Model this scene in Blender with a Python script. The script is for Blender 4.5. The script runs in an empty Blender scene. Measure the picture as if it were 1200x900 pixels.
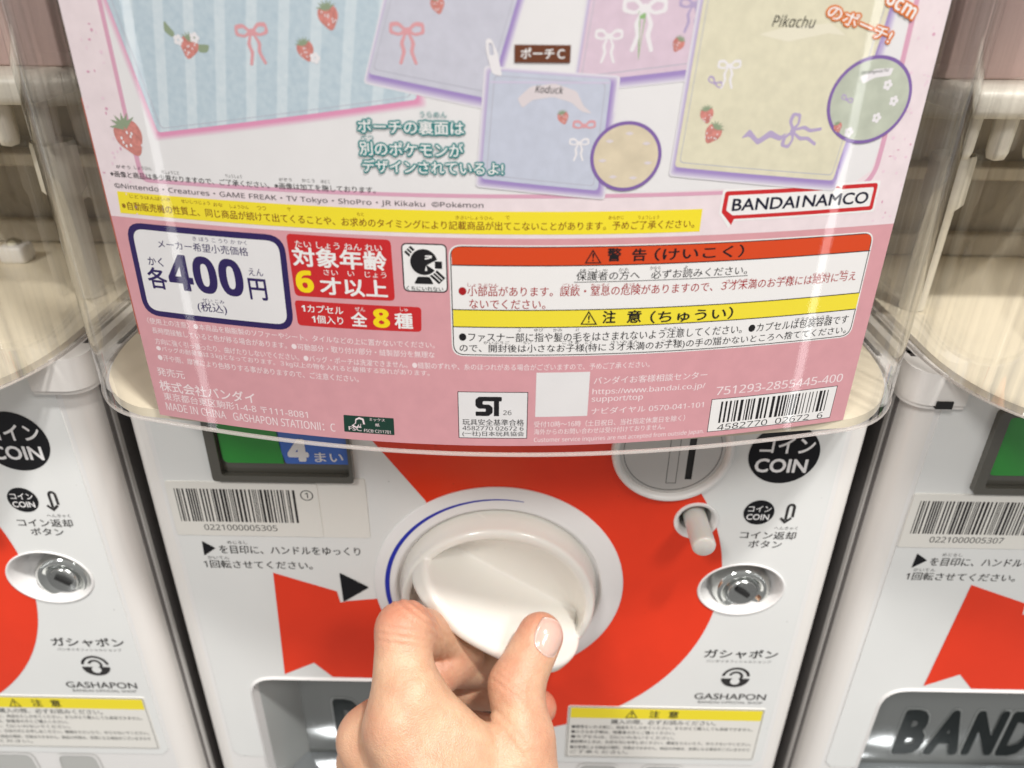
import bpy, bmesh, math, random
import numpy as np
from mathutils import Vector, Matrix

random.seed(7)
rng = np.random.default_rng(7)
scene = bpy.context.scene
COL = scene.collection

# ---------------------------------------------------------------- camera
cam_data = bpy.data.cameras.new("camera")
cam = bpy.data.objects.new("camera", cam_data)
COL.objects.link(cam)
PITCH, YAW, ROLL = 0.50808, 0.00621, 0.01318
F = Vector((0, math.cos(PITCH), -math.sin(PITCH)))
U = Vector((0, math.sin(PITCH), math.cos(PITCH)))
R = Vector((1, 0, 0))
Zr = Matrix.Rotation(YAW, 3, 'Z')
F, U, R = Zr @ F, Zr @ U, Zr @ R
R2 = math.cos(ROLL) * R + math.sin(ROLL) * U
U2 = -math.sin(ROLL) * R + math.cos(ROLL) * U
cam.matrix_world = Matrix(((R2.x, U2.x, -F.x, 0.00701), (R2.y, U2.y, -F.y, -0.2503),
                           (R2.z, U2.z, -F.z, 0.23901), (0, 0, 0, 1)))
cam_data.sensor_width = 36
cam_data.lens = 904.87 / 1200 * 36
cam_data.clip_start = 0.01
cam_data.clip_end = 50
cam_data.dof.use_dof = True
cam_data.dof.focus_distance = 0.245
cam_data.dof.aperture_fstop = 11.0
scene.camera = cam

# ---------------------------------------------------------------- light
world = bpy.data.worlds.new("World")
scene.world = world
world.use_nodes = True
nt = world.node_tree
bg = nt.nodes["Background"]
tc = nt.nodes.new("ShaderNodeTexCoord")
sx = nt.nodes.new("ShaderNodeSeparateXYZ")
rp = nt.nodes.new("ShaderNodeValToRGB")
nt.links.new(tc.outputs["Generated"], sx.inputs[0])
mr = nt.nodes.new("ShaderNodeMapRange")
mr.inputs["From Min"].default_value = -1
nt.links.new(sx.outputs["Z"], mr.inputs["Value"])
nt.links.new(mr.outputs["Result"], rp.inputs["Fac"])
rp.color_ramp.elements[0].color = (0.58, 0.57, 0.56, 1)
rp.color_ramp.elements[1].color = (1.0, 0.98, 0.95, 1)
nt.links.new(rp.outputs["Color"], bg.inputs["Color"])
bg.inputs["Strength"].default_value = 0.43

def area(name, loc, target, size, power, color=(1, 1, 1), size_y=None):
    d = bpy.data.lights.new(name, 'AREA')
    d.energy = power
    d.color = color
    d.size = size
    if size_y:
        d.shape = 'RECTANGLE'
        d.size_y = size_y
    o = bpy.data.objects.new(name, d)
    COL.objects.link(o)
    o.location = loc
    o.rotation_euler = (Vector(target) - Vector(loc)).to_track_quat('-Z', 'Y').to_euler()
    return o

area("ceiling_lamp", (0.50, -0.62, 1.70), (0, 0, 0), 0.12, 31, (1, 0.98, 0.95))
area("ceiling_lamp", (-0.9, -1.5, 1.7), (0, 0, 0.1), 0.4, 23, (1, 0.98, 0.95))
area("ceiling_lamp", (1.0, -1.3, 1.7), (0, 0, 0.1), 0.4, 16.5, (1, 0.98, 0.95))
area("streak_strip_lamp", (0.86, -0.70, 0.10), (0.08, -0.04, 0.18), 0.020, 0.42, (1, 1, 1), 1.1)  # strip lamp added to give the vertical streak reflected in the cover

area("streak_strip_lamp", (-0.80, -0.62, 0.02), (-0.10, -0.03, 0.14), 0.020, 0.25, (1, 1, 1), 0.9)  # weak strip lamp added for a glint at the left cover corner

scene.view_settings.view_transform = 'Standard'
scene.view_settings.look = 'None'
scene.view_settings.exposure = 0.05
scene.view_settings.gamma = 1.0
scene.view_settings.use_curve_mapping = False
scene.render.engine = 'CYCLES'
scene.cycles.use_denoising = True
scene.cycles.max_bounces = 8
scene.cycles.transparent_max_bounces = 24
scene.cycles.caustics_reflective = False
scene.cycles.caustics_refractive = False

# ---------------------------------------------------------------- materials
def lin(c):
    c = c / 255.0
    return c / 12.92 if c <= 0.04045 else ((c + 0.055) / 1.055) ** 2.4

def rgb(r, g, b, k=1.0):
    return (min(lin(r) * k, 0.9), min(lin(g) * k, 0.9), min(lin(b) * k, 0.9), 1)

MATS = {}

def mat(name, color, rough=0.5, metal=0.0, coat=0.0, spec=0.5, noise=0.0, nscale=300, bump=0.0, bscale=900, sss=0.0):
    m = bpy.data.materials.new(name)
    m.use_nodes = True
    t = m.node_tree
    b = t.nodes["Principled BSDF"]
    b.inputs["Base Color"].default_value = color
    b.inputs["Roughness"].default_value = rough
    b.inputs["Metallic"].default_value = metal
    b.inputs["Coat Weight"].default_value = coat
    b.inputs["Coat Roughness"].default_value = 0.08
    b.inputs["Specular IOR Level"].default_value = spec
    if sss:
        b.inputs["Subsurface Weight"].default_value = sss
        b.inputs["Subsurface Radius"].default_value = (1.0, 0.45, 0.25)
        b.inputs["Subsurface Scale"].default_value = 0.004
    if noise or bump:
        g = t.nodes.new("ShaderNodeNewGeometry")
    if noise:
        n = t.nodes.new("ShaderNodeTexNoise")
        n.inputs["Scale"].default_value = nscale
        n.inputs["Detail"].default_value = 4
        t.links.new(g.outputs["Position"], n.inputs["Vector"])
        mr_ = t.nodes.new("ShaderNodeMapRange")
        mr_.inputs["From Min"].default_value = 0.3
        mr_.inputs["From Max"].default_value = 0.7
        mr_.inputs["To Min"].default_value = 1 - noise
        mr_.inputs["To Max"].default_value = 1 + noise * 0.4
        t.links.new(n.outputs["Fac"], mr_.inputs["Value"])
        mx = t.nodes.new("ShaderNodeVectorMath")
        mx.operation = 'SCALE'
        mx.inputs[0].default_value = color[:3]
        t.links.new(mr_.outputs["Result"], mx.inputs["Scale"])
        t.links.new(mx.outputs["Vector"], b.inputs["Base Color"])
    if bump:
        n2 = t.nodes.new("ShaderNodeTexNoise")
        n2.inputs["Scale"].default_value = bscale
        n2.inputs["Detail"].default_value = 3
        t.links.new(g.outputs["Position"], n2.inputs["Vector"])
        bp = t.nodes.new("ShaderNodeBump")
        bp.inputs["Strength"].default_value = bump
        bp.inputs["Distance"].default_value = 0.0003
        t.links.new(n2.outputs["Fac"], bp.inputs["Height"])
        t.links.new(bp.outputs["Normal"], b.inputs["Normal"])
    MATS[name] = m
    return m

def ink(name, r, g, b, k=0.88, rough=0.45, **kw):
    return mat(name, rgb(r, g, b, k), rough, spec=0.18, **kw)

ink('ink', 22, 20, 24); ink('ink_grey', 50, 46, 52); ink('ink_brown', 120, 34, 12); ink('ink_navy', 12, 14, 45)
ink('ink_violet', 44, 28, 92); ink('ink_white', 246, 244, 244); ink('ink_yellow', 255, 226, 20); ink('ink_red', 172, 22, 30)
ink('ink_pale', 250, 232, 236); ink('ink_teal', 44, 138, 140); ink('ink_orange', 226, 120, 40)
ink('paper_white', 238, 236, 238, noise=0.02, nscale=120); ink('paper_blush', 243, 228, 233, noise=0.05, nscale=260)
ink('paper_pink', 224, 164, 172, noise=0.05, nscale=200); ink('strip_yellow', 250, 230, 50)
ink('label_red', 208, 40, 44); ink('warn_orange', 222, 74, 28); ink('warn_yellow', 249, 230, 60)
ink('line_pink', 224, 170, 194); ink('paper_green', 22, 62, 50); ink('tag_brown', 110, 62, 40)
ink('pouch_lavender', 208, 208, 222, noise=0.06, nscale=350); ink('pouch_pinkcloth', 226, 204, 220, noise=0.06, nscale=350)
ink('pouch_creamcloth', 229, 223, 198, noise=0.07, nscale=350); ink('pouch_duckcloth', 204, 209, 226, noise=0.06, nscale=350)
ink('violet_ring', 134, 104, 172); ink('photo_sage', 200, 206, 190, noise=0.15, nscale=180); ink('photo_cream', 226, 212, 186, noise=0.12, nscale=180)
ink('shade_one', 230, 224, 237); ink('shade_two', 214, 204, 228); ink('shade_pink', 240, 212, 226)
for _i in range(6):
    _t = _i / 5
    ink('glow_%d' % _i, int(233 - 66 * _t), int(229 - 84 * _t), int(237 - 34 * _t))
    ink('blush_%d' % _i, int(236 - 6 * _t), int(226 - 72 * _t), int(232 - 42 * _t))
ink('berry', 218, 142, 134, noise=0.25, nscale=900); ink('leaf', 150, 165, 138); ink('bow_pink', 226, 164, 170); ink('bow_lilac', 186, 170, 206)
ink('bow_white', 240, 236, 240); ink('bow_green', 150, 190, 130); ink('salmon', 226, 130, 110); ink('seam_grey', 186, 186, 200); ink('banner_cloth', 226, 216, 220); ink('banner_cream', 236, 230, 210)

def stripe_mat():
    m = ink('pouch_stripes', 196, 212, 224)
    t = m.node_tree
    b = t.nodes["Principled BSDF"]
    g = t.nodes.new("ShaderNodeNewGeometry")
    d = t.nodes.new("ShaderNodeVectorMath"); d.operation = 'DOT_PRODUCT'
    d.inputs[1].default_value = (1.0, 0, -0.16)
    t.links.new(g.outputs["Position"], d.inputs[0])
    s = t.nodes.new("ShaderNodeMath"); s.operation = 'MULTIPLY'; s.inputs[1].default_value = 2 * math.pi / 0.0078
    t.links.new(d.outputs["Value"], s.inputs[0])
    w = t.nodes.new("ShaderNodeMath"); w.operation = 'SINE'
    t.links.new(s.outputs[0], w.inputs[0])
    r = t.nodes.new("ShaderNodeValToRGB")
    r.color_ramp.elements[0].position = 0.35; r.color_ramp.elements[0].color = rgb(186, 202, 213, 0.97)
    r.color_ramp.elements[1].position = 0.62; r.color_ramp.elements[1].color = rgb(204, 216, 224, 0.97)
    t.links.new(w.outputs[0], r.inputs["Fac"])
    n = t.nodes.new("ShaderNodeTexNoise"); n.inputs["Scale"].default_value = 700
    t.links.new(g.outputs["Position"], n.inputs["Vector"])
    mx = t.nodes.new("ShaderNodeMixRGB"); mx.blend_type = 'OVERLAY'; mx.inputs["Fac"].default_value = 0.18
    t.links.new(r.outputs["Color"], mx.inputs[1]); t.links.new(n.outputs["Fac"], mx.inputs[2])
    t.links.new(mx.outputs[0], b.inputs["Base Color"])
stripe_mat()

mat('white_plastic', (0.78, 0.765, 0.75, 1), 0.32, coat=0.15, bump=0.04, bscale=500)
mat('cream_plastic', (0.80, 0.77, 0.735, 1), 0.38, bump=0.08, bscale=1400)
mat('sheet_white', (0.765, 0.77, 0.755, 1), 0.14, coat=0.1, spec=0.4, noise=0.03, nscale=22)
mat('sheet_red', (0.80, 0.046, 0.014, 1), 0.16, coat=0.05, spec=0.3, noise=0.08, nscale=22)
mat('sticker_cream', (0.77, 0.75, 0.70, 1), 0.35)
mat('sticker_grey', (0.66, 0.66, 0.65, 1), 0.3, noise=0.05, nscale=200)
mat('knob_plastic', (0.77, 0.745, 0.69, 1), 0.14, coat=0.3, sss=0.05)
mat('ring_plastic', (0.78, 0.76, 0.75, 1), 0.3)
mat('blue_line', (0.01, 0.02, 0.36, 1), 0.3)
mat('black_print', (0.012, 0.012, 0.014, 1), 0.3, spec=0.15)
mat('soft_print', (0.035, 0.033, 0.033, 1), 0.4, spec=0.15)
mat('grey_print', (0.12, 0.12, 0.12, 1), 0.4, spec=0.15)
mat('bezel_dark', (0.09, 0.085, 0.07, 1), 0.10, coat=0.6)
mat('screen_green', (0.02, 0.27, 0.03, 1), 0.15, coat=0.5)
mat('screen_blue', (0.05, 0.15, 0.56, 1), 0.2, coat=0.4)
mat('slot_metal', (0.60, 0.575, 0.55, 1), 0.30, metal=0.55, bump=0.05, bscale=2500)
mat('chrome', (0.68, 0.70, 0.68, 1), 0.09, metal=1.0)
mat('lock_plug', (0.50, 0.51, 0.50, 1), 0.22, metal=1.0)
mat('dark_hole', (0.008, 0.008, 0.008, 1), 0.6)
mat('rod_grey', (0.58, 0.555, 0.52, 1), 0.28, sss=0.5, coat=0.2)
mat('tray_grey', (0.19, 0.20, 0.195, 1), 0.12, coat=0.7)
mat('tray_letter', (0.014, 0.018, 0.018, 1), 0.35, spec=0.12)
mat('tray_edge', (0.38, 0.395, 0.385, 1), 0.15, coat=0.5)
mat('tray_shelf', (0.55, 0.58, 0.60, 1), 0.08, metal=0.85)
mat('vent_grey', (0.47, 0.47, 0.45, 1), 0.4)
mat('floor_cream', (0.82, 0.735, 0.57, 1), 0.3, noise=0.02, nscale=25)
mat('corner_gloss', (0.82, 0.74, 0.62, 1), 0.12, coat=0.5)
mat('inner_cream', (0.76, 0.72, 0.63, 1), 0.4)
mat('inner_pink', (0.66, 0.49, 0.46, 1), 0.5)
mat('inner_dark', (0.33, 0.29, 0.23, 1), 0.6, noise=0.3, nscale=40)
mat('gap_shade_grey', (0.20, 0.185, 0.18, 1), 0.45)
mat('inner_brown', (0.46, 0.41, 0.33, 1), 0.5, noise=0.2, nscale=30)

def clear_mat(name, tint, ior, base=0.0, rough=0.03):
    m = bpy.data.materials.new(name); m.use_nodes = True
    t = m.node_tree
    t.nodes.remove(t.nodes["Principled BSDF"])
    tr = t.nodes.new("ShaderNodeBsdfTransparent"); tr.inputs[0].default_value = tint
    gl = t.nodes.new("ShaderNodeBsdfGlossy"); gl.inputs["Roughness"].default_value = rough
    fr = t.nodes.new("ShaderNodeFresnel"); fr.inputs["IOR"].default_value = ior
    ad = t.nodes.new("ShaderNodeMath"); ad.operation = 'ADD'; ad.inputs[1].default_value = base; ad.use_clamp = True
    g = t.nodes.new("ShaderNodeNewGeometry")
    io = t.nodes.new("ShaderNodeMapRange")
    io.inputs["To Min"].default_value = ior; io.inputs["To Max"].default_value = 1 / ior
    t.links.new(g.outputs["Backfacing"], io.inputs["Value"]); t.links.new(io.outputs["Result"], fr.inputs["IOR"])
    n = t.nodes.new("ShaderNodeTexNoise"); n.inputs["Scale"].default_value = 14
    t.links.new(g.outputs["Position"], n.inputs["Vector"])
    bp = t.nodes.new("ShaderNodeBump"); bp.inputs["Strength"].default_value = 0.03; bp.inputs["Distance"].default_value = 0.002
    t.links.new(n.outputs["Fac"], bp.inputs["Height"]); t.links.new(bp.outputs["Normal"], gl.inputs["Normal"])
    mx = t.nodes.new("ShaderNodeMixShader")
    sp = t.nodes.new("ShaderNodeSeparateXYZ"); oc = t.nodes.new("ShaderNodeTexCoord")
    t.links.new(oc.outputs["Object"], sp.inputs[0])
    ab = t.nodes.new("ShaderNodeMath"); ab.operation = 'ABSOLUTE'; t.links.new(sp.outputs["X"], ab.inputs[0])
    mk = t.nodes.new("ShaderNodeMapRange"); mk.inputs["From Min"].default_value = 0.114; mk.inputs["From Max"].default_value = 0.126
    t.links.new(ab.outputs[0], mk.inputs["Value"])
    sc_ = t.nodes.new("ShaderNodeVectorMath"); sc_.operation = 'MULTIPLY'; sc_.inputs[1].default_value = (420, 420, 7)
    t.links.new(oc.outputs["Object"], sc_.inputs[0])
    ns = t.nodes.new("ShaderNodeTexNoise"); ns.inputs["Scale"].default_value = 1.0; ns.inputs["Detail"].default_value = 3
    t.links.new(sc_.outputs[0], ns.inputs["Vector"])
    nr = t.nodes.new("ShaderNodeMapRange"); nr.inputs["From Min"].default_value = 0.38; nr.inputs["From Max"].default_value = 0.72; nr.inputs["To Min"].default_value = 0.10; nr.inputs["To Max"].default_value = 0.40  # reflection streaks at the cover corners, painted in by stretched noise
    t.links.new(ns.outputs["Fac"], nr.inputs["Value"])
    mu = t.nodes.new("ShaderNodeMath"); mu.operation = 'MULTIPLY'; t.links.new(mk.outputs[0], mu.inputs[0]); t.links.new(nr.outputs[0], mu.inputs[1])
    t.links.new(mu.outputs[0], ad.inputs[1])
    t.links.new(fr.outputs[0], ad.inputs[0]); t.links.new(ad.outputs[0], mx.inputs[0])
    t.links.new(tr.outputs[0], mx.inputs[1]); t.links.new(gl.outputs[0], mx.inputs[2])
    t.links.new(mx.outputs[0], t.nodes["Material Output"].inputs["Surface"])
    MATS[name] = m
def dust(name, amount):
    t = MATS[name].node_tree; b = t.nodes["Principled BSDF"]
    g = t.nodes.new("ShaderNodeTexCoord")
    vo = t.nodes.new("ShaderNodeTexVoronoi"); vo.inputs["Scale"].default_value = 95
    t.links.new(g.outputs["Object"], vo.inputs["Vector"])
    lt = t.nodes.new("ShaderNodeMapRange"); lt.inputs["From Min"].default_value = 0.02; lt.inputs["From Max"].default_value = 0.05
    lt.inputs["To Min"].default_value = 1 - amount; lt.inputs["To Max"].default_value = 1
    t.links.new(vo.outputs["Distance"], lt.inputs["Value"])
    old = b.inputs["Base Color"].links[0].from_socket if b.inputs["Base Color"].links else None
    mx = t.nodes.new("ShaderNodeVectorMath"); mx.operation = 'SCALE'
    if old:
        t.links.new(old, mx.inputs[0])
    else:
        mx.inputs[0].default_value = b.inputs["Base Color"].default_value[:3]
    t.links.new(lt.outputs[0], mx.inputs["Scale"]); t.links.new(mx.outputs[0], b.inputs["Base Color"])
    sc = t.nodes.new("ShaderNodeVectorMath"); sc.operation = 'MULTIPLY'; sc.inputs[1].default_value = (60, 60, 900)
    t.links.new(g.outputs["Object"], sc.inputs[0])
    n = t.nodes.new("ShaderNodeTexNoise"); n.inputs["Scale"].default_value = 1; n.inputs["Detail"].default_value = 4
    t.links.new(sc.outputs[0], n.inputs["Vector"])
    rr_ = t.nodes.new("ShaderNodeMapRange"); rr_.inputs["To Min"].default_value = 0.08; rr_.inputs["To Max"].default_value = 0.34
    t.links.new(n.outputs["Fac"], rr_.inputs["Value"]); t.links.new(rr_.outputs[0], b.inputs["Roughness"])
dust('sheet_white', 0.3); dust('sheet_red', 0.35); dust('cream_plastic', 0.25); dust('knob_plastic', 0.12)

clear_mat('clear_plastic', (0.985, 0.98, 0.97, 1), 1.45)

def rim_mat():
    m = mat('rim_plastic', (0.80, 0.74, 0.70, 1), 0.1, coat=0.6)
    b = m.node_tree.nodes["Principled BSDF"]
    b.inputs["Transmission Weight"].default_value = 0.35
    b.inputs["IOR"].default_value = 1.45
    t = m.node_tree
    tr = t.nodes.new("ShaderNodeBsdfTransparent"); mx = t.nodes.new("ShaderNodeMixShader"); mx.inputs[0].default_value = 0.45
    t.links.new(tr.outputs[0], mx.inputs[1]); t.links.new(b.outputs[0], mx.inputs[2])
    t.links.new(mx.outputs[0], t.nodes["Material Output"].inputs["Surface"])
rim_mat()

# ---------------------------------------------------------------- mesh helpers
class MB:
    def __init__(s):
        s.v, s.f, s.m, s.mats, s.n = [], [], [], [], 0

    def mi(s, name):
        if name not in s.mats:
            s.mats.append(name)
        return s.mats.index(name)

    def add(s, v, f, m):
        v = np.asarray(v, float).reshape(-1, 3)
        k = s.mi(m)
        s.v.append(v)
        for a in f:
            s.f.append([int(i) + s.n for i in a]); s.m.append(k)
        s.n += len(v)
        return s

    def build(s, name, parent=None, smooth=False, angle=None):
        me = bpy.data.meshes.new(name)
        me.from_pydata(np.concatenate(s.v).tolist(), [], s.f)
        for k in s.mats:
            me.materials.append(MATS[k])
        me.polygons.foreach_set("material_index", s.m)
        if smooth:
            me.polygons.foreach_set("use_smooth", [True] * len(me.polygons))
            if angle:
                me.set_sharp_from_angle(angle=math.radians(angle))
        me.update()
        o = bpy.data.objects.new(name, me)
        COL.objects.link(o)
        if parent:
            o.parent = parent
        return o

    # flat shapes in the x-z plane facing -y
    def flat(s, loops, y, m):
        v, t = fill(loops)
        s.add(np.column_stack([v[:, 0], np.full(len(v), y), v[:, 1]]), t, m)
        return s

    def text(s, body, x0, z0, x1, z1, y, m, bold=0, shear=0):
        v, t = glyphs(body, bold)
        v = v * [x1 - x0, z1 - z0] + [x0, z0]
        s.add(np.column_stack([v[:, 0], y - np.arange(len(v)) / max(len(v), 1) * 0.000008, v[:, 1]]), t, m)
        return s

    def prism(s, loop, y0, y1, m, caps=True):
        """closed x-z outline, from y0 (front) back to y1"""
        n = len(loop); a = np.asarray(loop, float)
        v = np.concatenate([np.column_stack([a[:, 0], np.full(n, y0), a[:, 1]]), np.column_stack([a[:, 0], np.full(n, y1), a[:, 1]])])
        f = [[i, i + n, (i + 1) % n + n, (i + 1) % n] for i in range(n)]
        s.add(v, f, m)
        if caps:
            s.flat([loop], y0, m)
        return s

    def box(s, x0, x1, y0, y1, z0, z1, m, bev=0.0):
        bm = bmesh.new()
        bmesh.ops.create_cube(bm, size=1)
        for q in bm.verts:
            q.co = ((x0 + x1) / 2 + q.co.x * (x1 - x0), (y0 + y1) / 2 + q.co.y * (y1 - y0), (z0 + z1) / 2 + q.co.z * (z1 - z0))
        if bev:
            bmesh.ops.bevel(bm, geom=list(bm.edges), offset=bev, segments=3, profile=0.5, affect='EDGES')
        bm.verts.index_update()
        s.add([q.co[:] for q in bm.verts], [[q.index for q in f.verts] for f in bm.faces], m)
        bm.free()
        return s

    def lathe(s, prof, cx, cz, m, seg=72, sx=1.0, axis='y', ang=(0, 2 * math.pi)):
        """prof: (r, y) pairs turned round the y axis through (cx, cz)"""
        full = abs(ang[1] - ang[0] - 2 * math.pi) < 1e-6
        k = seg if full else seg + 1
        th = np.linspace(ang[0], ang[1], seg + 1)[:k]
        v = []
        for r, y in prof:
            if axis == 'y':
                v.append(np.column_stack([cx + sx * r * np.cos(th), np.full(k, y), cz + r * np.sin(th)]))
            else:
                v.append(np.column_stack([cx + sx * r * np.cos(th), cz + r * np.sin(th), np.full(k, y)]))
        f = []
        for i in range(len(prof) - 1):
            for j in range(seg):
                a, b = i * k + j, i * k + (j + 1) % k
                f.append([a, b, b + k, a + k])
        s.add(np.concatenate(v), f, m)
        return s

    def sweep_z(s, line, z0, z1, m, closed=False):
        """x-y polyline extruded upwards"""
        a = np.asarray(line, float); n = len(a)
        v = np.concatenate([np.column_stack([a, np.full(n, z0)]), np.column_stack([a, np.full(n, z1)])])
        e = n if closed else n - 1
        s.add(v, [[i, (i + 1) % n, (i + 1) % n + n, i + n] for i in range(e)], m)
        return s

    def slab(s, line, z0, z1, m):
        """closed x-y outline as a solid plate"""
        s.sweep_z(line, z0, z1, m, True)
        v, t = fill([line])
        for z, flip in ((z1, False), (z0, True)):
            s.add(np.column_stack([v, np.full(len(v), z)]), [q[::-1] if flip else q for q in t], m)
        return s


def fill(loops):
    c = bpy.data.curves.new('tmp', 'CURVE')
    c.dimensions = '2D'; c.fill_mode = 'BOTH'; c.resolution_u = 1
    SC = 100.0
    for l in loops:
        sp = c.splines.new('POLY'); sp.points.add(len(l) - 1); sp.use_cyclic_u = True
        for p, q in zip(sp.points, l):
            p.co = (q[0] * SC, q[1] * SC, 0, 1)
    o = bpy.data.objects.new('tmp', c)
    me = bpy.data.meshes.new_from_object(o)
    v = np.array([q.co[:2] for q in me.vertices]).reshape(-1, 2) / SC
    t = []
    for p in me.polygons:
        i = list(p.vertices)
        a = v[i[0]]; b = v[i[1]]; d = v[i[2]]
        if (b[0] - a[0]) * (d[1] - a[1]) - (b[1] - a[1]) * (d[0] - a[0]) < 0:
            i = i[::-1]
        t.append(i)
    bpy.data.objects.remove(o); bpy.data.curves.remove(c); bpy.data.meshes.remove(me)
    return v, t

GC, GE = {}, {}

def sans(body, bold):
    o = ''
    italic = body in ('Koduck', 'Pikachu', 'Wanpachi')
    for ch in body:
        k = ord(ch)
        if 65 <= k <= 90: o += chr((0x1D608 if italic else 0x1D5D4 if bold >= 2 else 0x1D5A0) + k - 65)
        elif 97 <= k <= 122: o += chr((0x1D622 if italic else 0x1D5EE if bold >= 2 else 0x1D5BA) + k - 97)
        elif 48 <= k <= 57: o += chr((0x1D7EC if bold >= 2 else 0x1D7E2) + k - 48)
        else: o += ch
    return o

def glyphs(body, bold=0, ref=None):
    """outline of a line of print, scaled to the unit square"""
    caps = all(ch in 'ABCDEFGHIJKLMNOPQRSTUVWXYZ ' for ch in body)
    if not caps and any(48 <= ord(ch) <= 122 for ch in body):
        wide = any(0x3000 < ord(ch) < 0xffff for ch in body)
        body = sans(body, bold)
        if bold >= 2 and not wide:
            bold = max(0, bold - 3)
    key = (body, bold, ref)
    if key in GC:
        return GC[key]
    if bold or ref is not None:
        v, t = glyphs(body, 0)
        em = GE[body]
        r = bold * 0.0068
        k = 2 if bold <= 1 else (6 if bold < 8 else 10)
        vs, ts = [], []
        for i in range(k):
            a = 2 * math.pi * i / k
            vs.append(v + np.array([math.cos(a), math.sin(a)]) * r / em); ts += [[q + i * len(v) for q in f_] for f_ in t]
        if k > 2:
            vs.append(v); ts += [[q + k * len(v) for q in f_] for f_ in t]
        v = np.concatenate(vs)
        if ref is None:
            lo, hi = v.min(0), v.max(0)
            v = (v - lo) / (hi - lo)
        GC[key] = (v, ts)
        return GC[key]
    c = bpy.data.curves.new('tmp', 'FONT')
    c.body = body; c.resolution_u = 3
    out = []
    for off in ([bold] if ref is None else [ref, bold]):
        c.offset = off * 0.0075
        o = bpy.data.objects.new('tmp', c)
        COL.objects.link(o)
        dg = bpy.context.evaluated_depsgraph_get()
        me = o.evaluated_get(dg).to_mesh()
        v = np.array([q.co[:2] for q in me.vertices]).reshape(-1, 2)
        t = [list(p.vertices) for p in me.polygons]
        o.evaluated_get(dg).to_mesh_clear()
        bpy.data.objects.remove(o)
        out.append((v, t))
    bpy.data.curves.remove(c)
    lo, hi = out[0][0].min(0), out[0][0].max(0)
    v, t = out[-1]
    GE[body] = hi - lo
    GC[key] = ((v - lo) / (hi - lo), t)
    return GC[key]


def rounded(pts, r, seg=6):
    out = []
    n = len(pts)
    rs = r if isinstance(r, (list, tuple)) else [r] * n
    for i in range(n):
        p = np.array(pts[i], float); a = np.array(pts[i - 1], float) - p; b = np.array(pts[(i + 1) % n], float) - p
        la, lb = np.linalg.norm(a), np.linalg.norm(b)
        q = min(rs[i], la * 0.49, lb * 0.49)
        if q < 1e-7:
            out.append(tuple(p)); continue
        s, e = p + a / la * q, p + b / lb * q
        for k in range(seg + 1):
            t = k / seg
            out.append(tuple((1 - t) ** 2 * s + 2 * t * (1 - t) * p + t * t * e))
    return out

def rect(x0, z0, x1, z1, r=0.0):
    l = [(x0, z0), (x1, z0), (x1, z1), (x0, z1)]
    return rounded(l, r) if r else l

def ring(cx, cz, rx, rz=None, n=48, a0=0.0):
    rz = rz or rx
    return [(cx + rx * math.cos(a0 + 2 * math.pi * i / n), cz + rz * math.sin(a0 + 2 * math.pi * i / n)) for i in range(n)]

def inset(loop, d):
    c = np.mean(loop, axis=0)
    out = []
    for p in loop:
        v = np.array(p) - c
        out.append(tuple(c + v - np.sign(v) * np.minimum(np.abs(v), d)))
    return out

def empty(name, loc, label, cat, group=None):
    o = bpy.data.objects.new(name, None)
    o.empty_display_size = 0.05
    COL.objects.link(o)
    o.location = loc
    o['label'] = label; o['category'] = cat
    if group:
        o['group'] = group
    return o

# implicit solids turned into one continuous mesh
def smin(a, b, k):
    h = np.maximum(k - np.abs(a - b), 0) / k
    return np.minimum(a, b) - h * h * k * 0.25

def smax(a, b, k):
    return -smin(-a, -b, k)

def round_cone(p, a, b, r1, r2):
    a = np.asarray(a, float); ba = np.asarray(b, float) - a
    l2 = ba @ ba; rr = r1 - r2; a2 = l2 - rr * rr; il2 = 1 / l2
    pa = p - a
    y = pa @ ba; z = y - l2
    w = pa * l2 - y[..., None] * ba
    x2 = (w * w).sum(-1)
    y2 = y * y * l2; z2 = z * z * l2
    k = np.sign(rr) * rr * rr * x2
    c1 = np.sign(z) * a2 * z2 > k
    c2 = np.sign(y) * a2 * y2 < k
    return np.where(c1, np.sqrt(x2 + z2) * il2 - r2, np.where(c2, np.sqrt(x2 + y2) * il2 - r1, (np.sqrt(x2 * a2 * il2) + y * rr) * il2 - r1))

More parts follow.
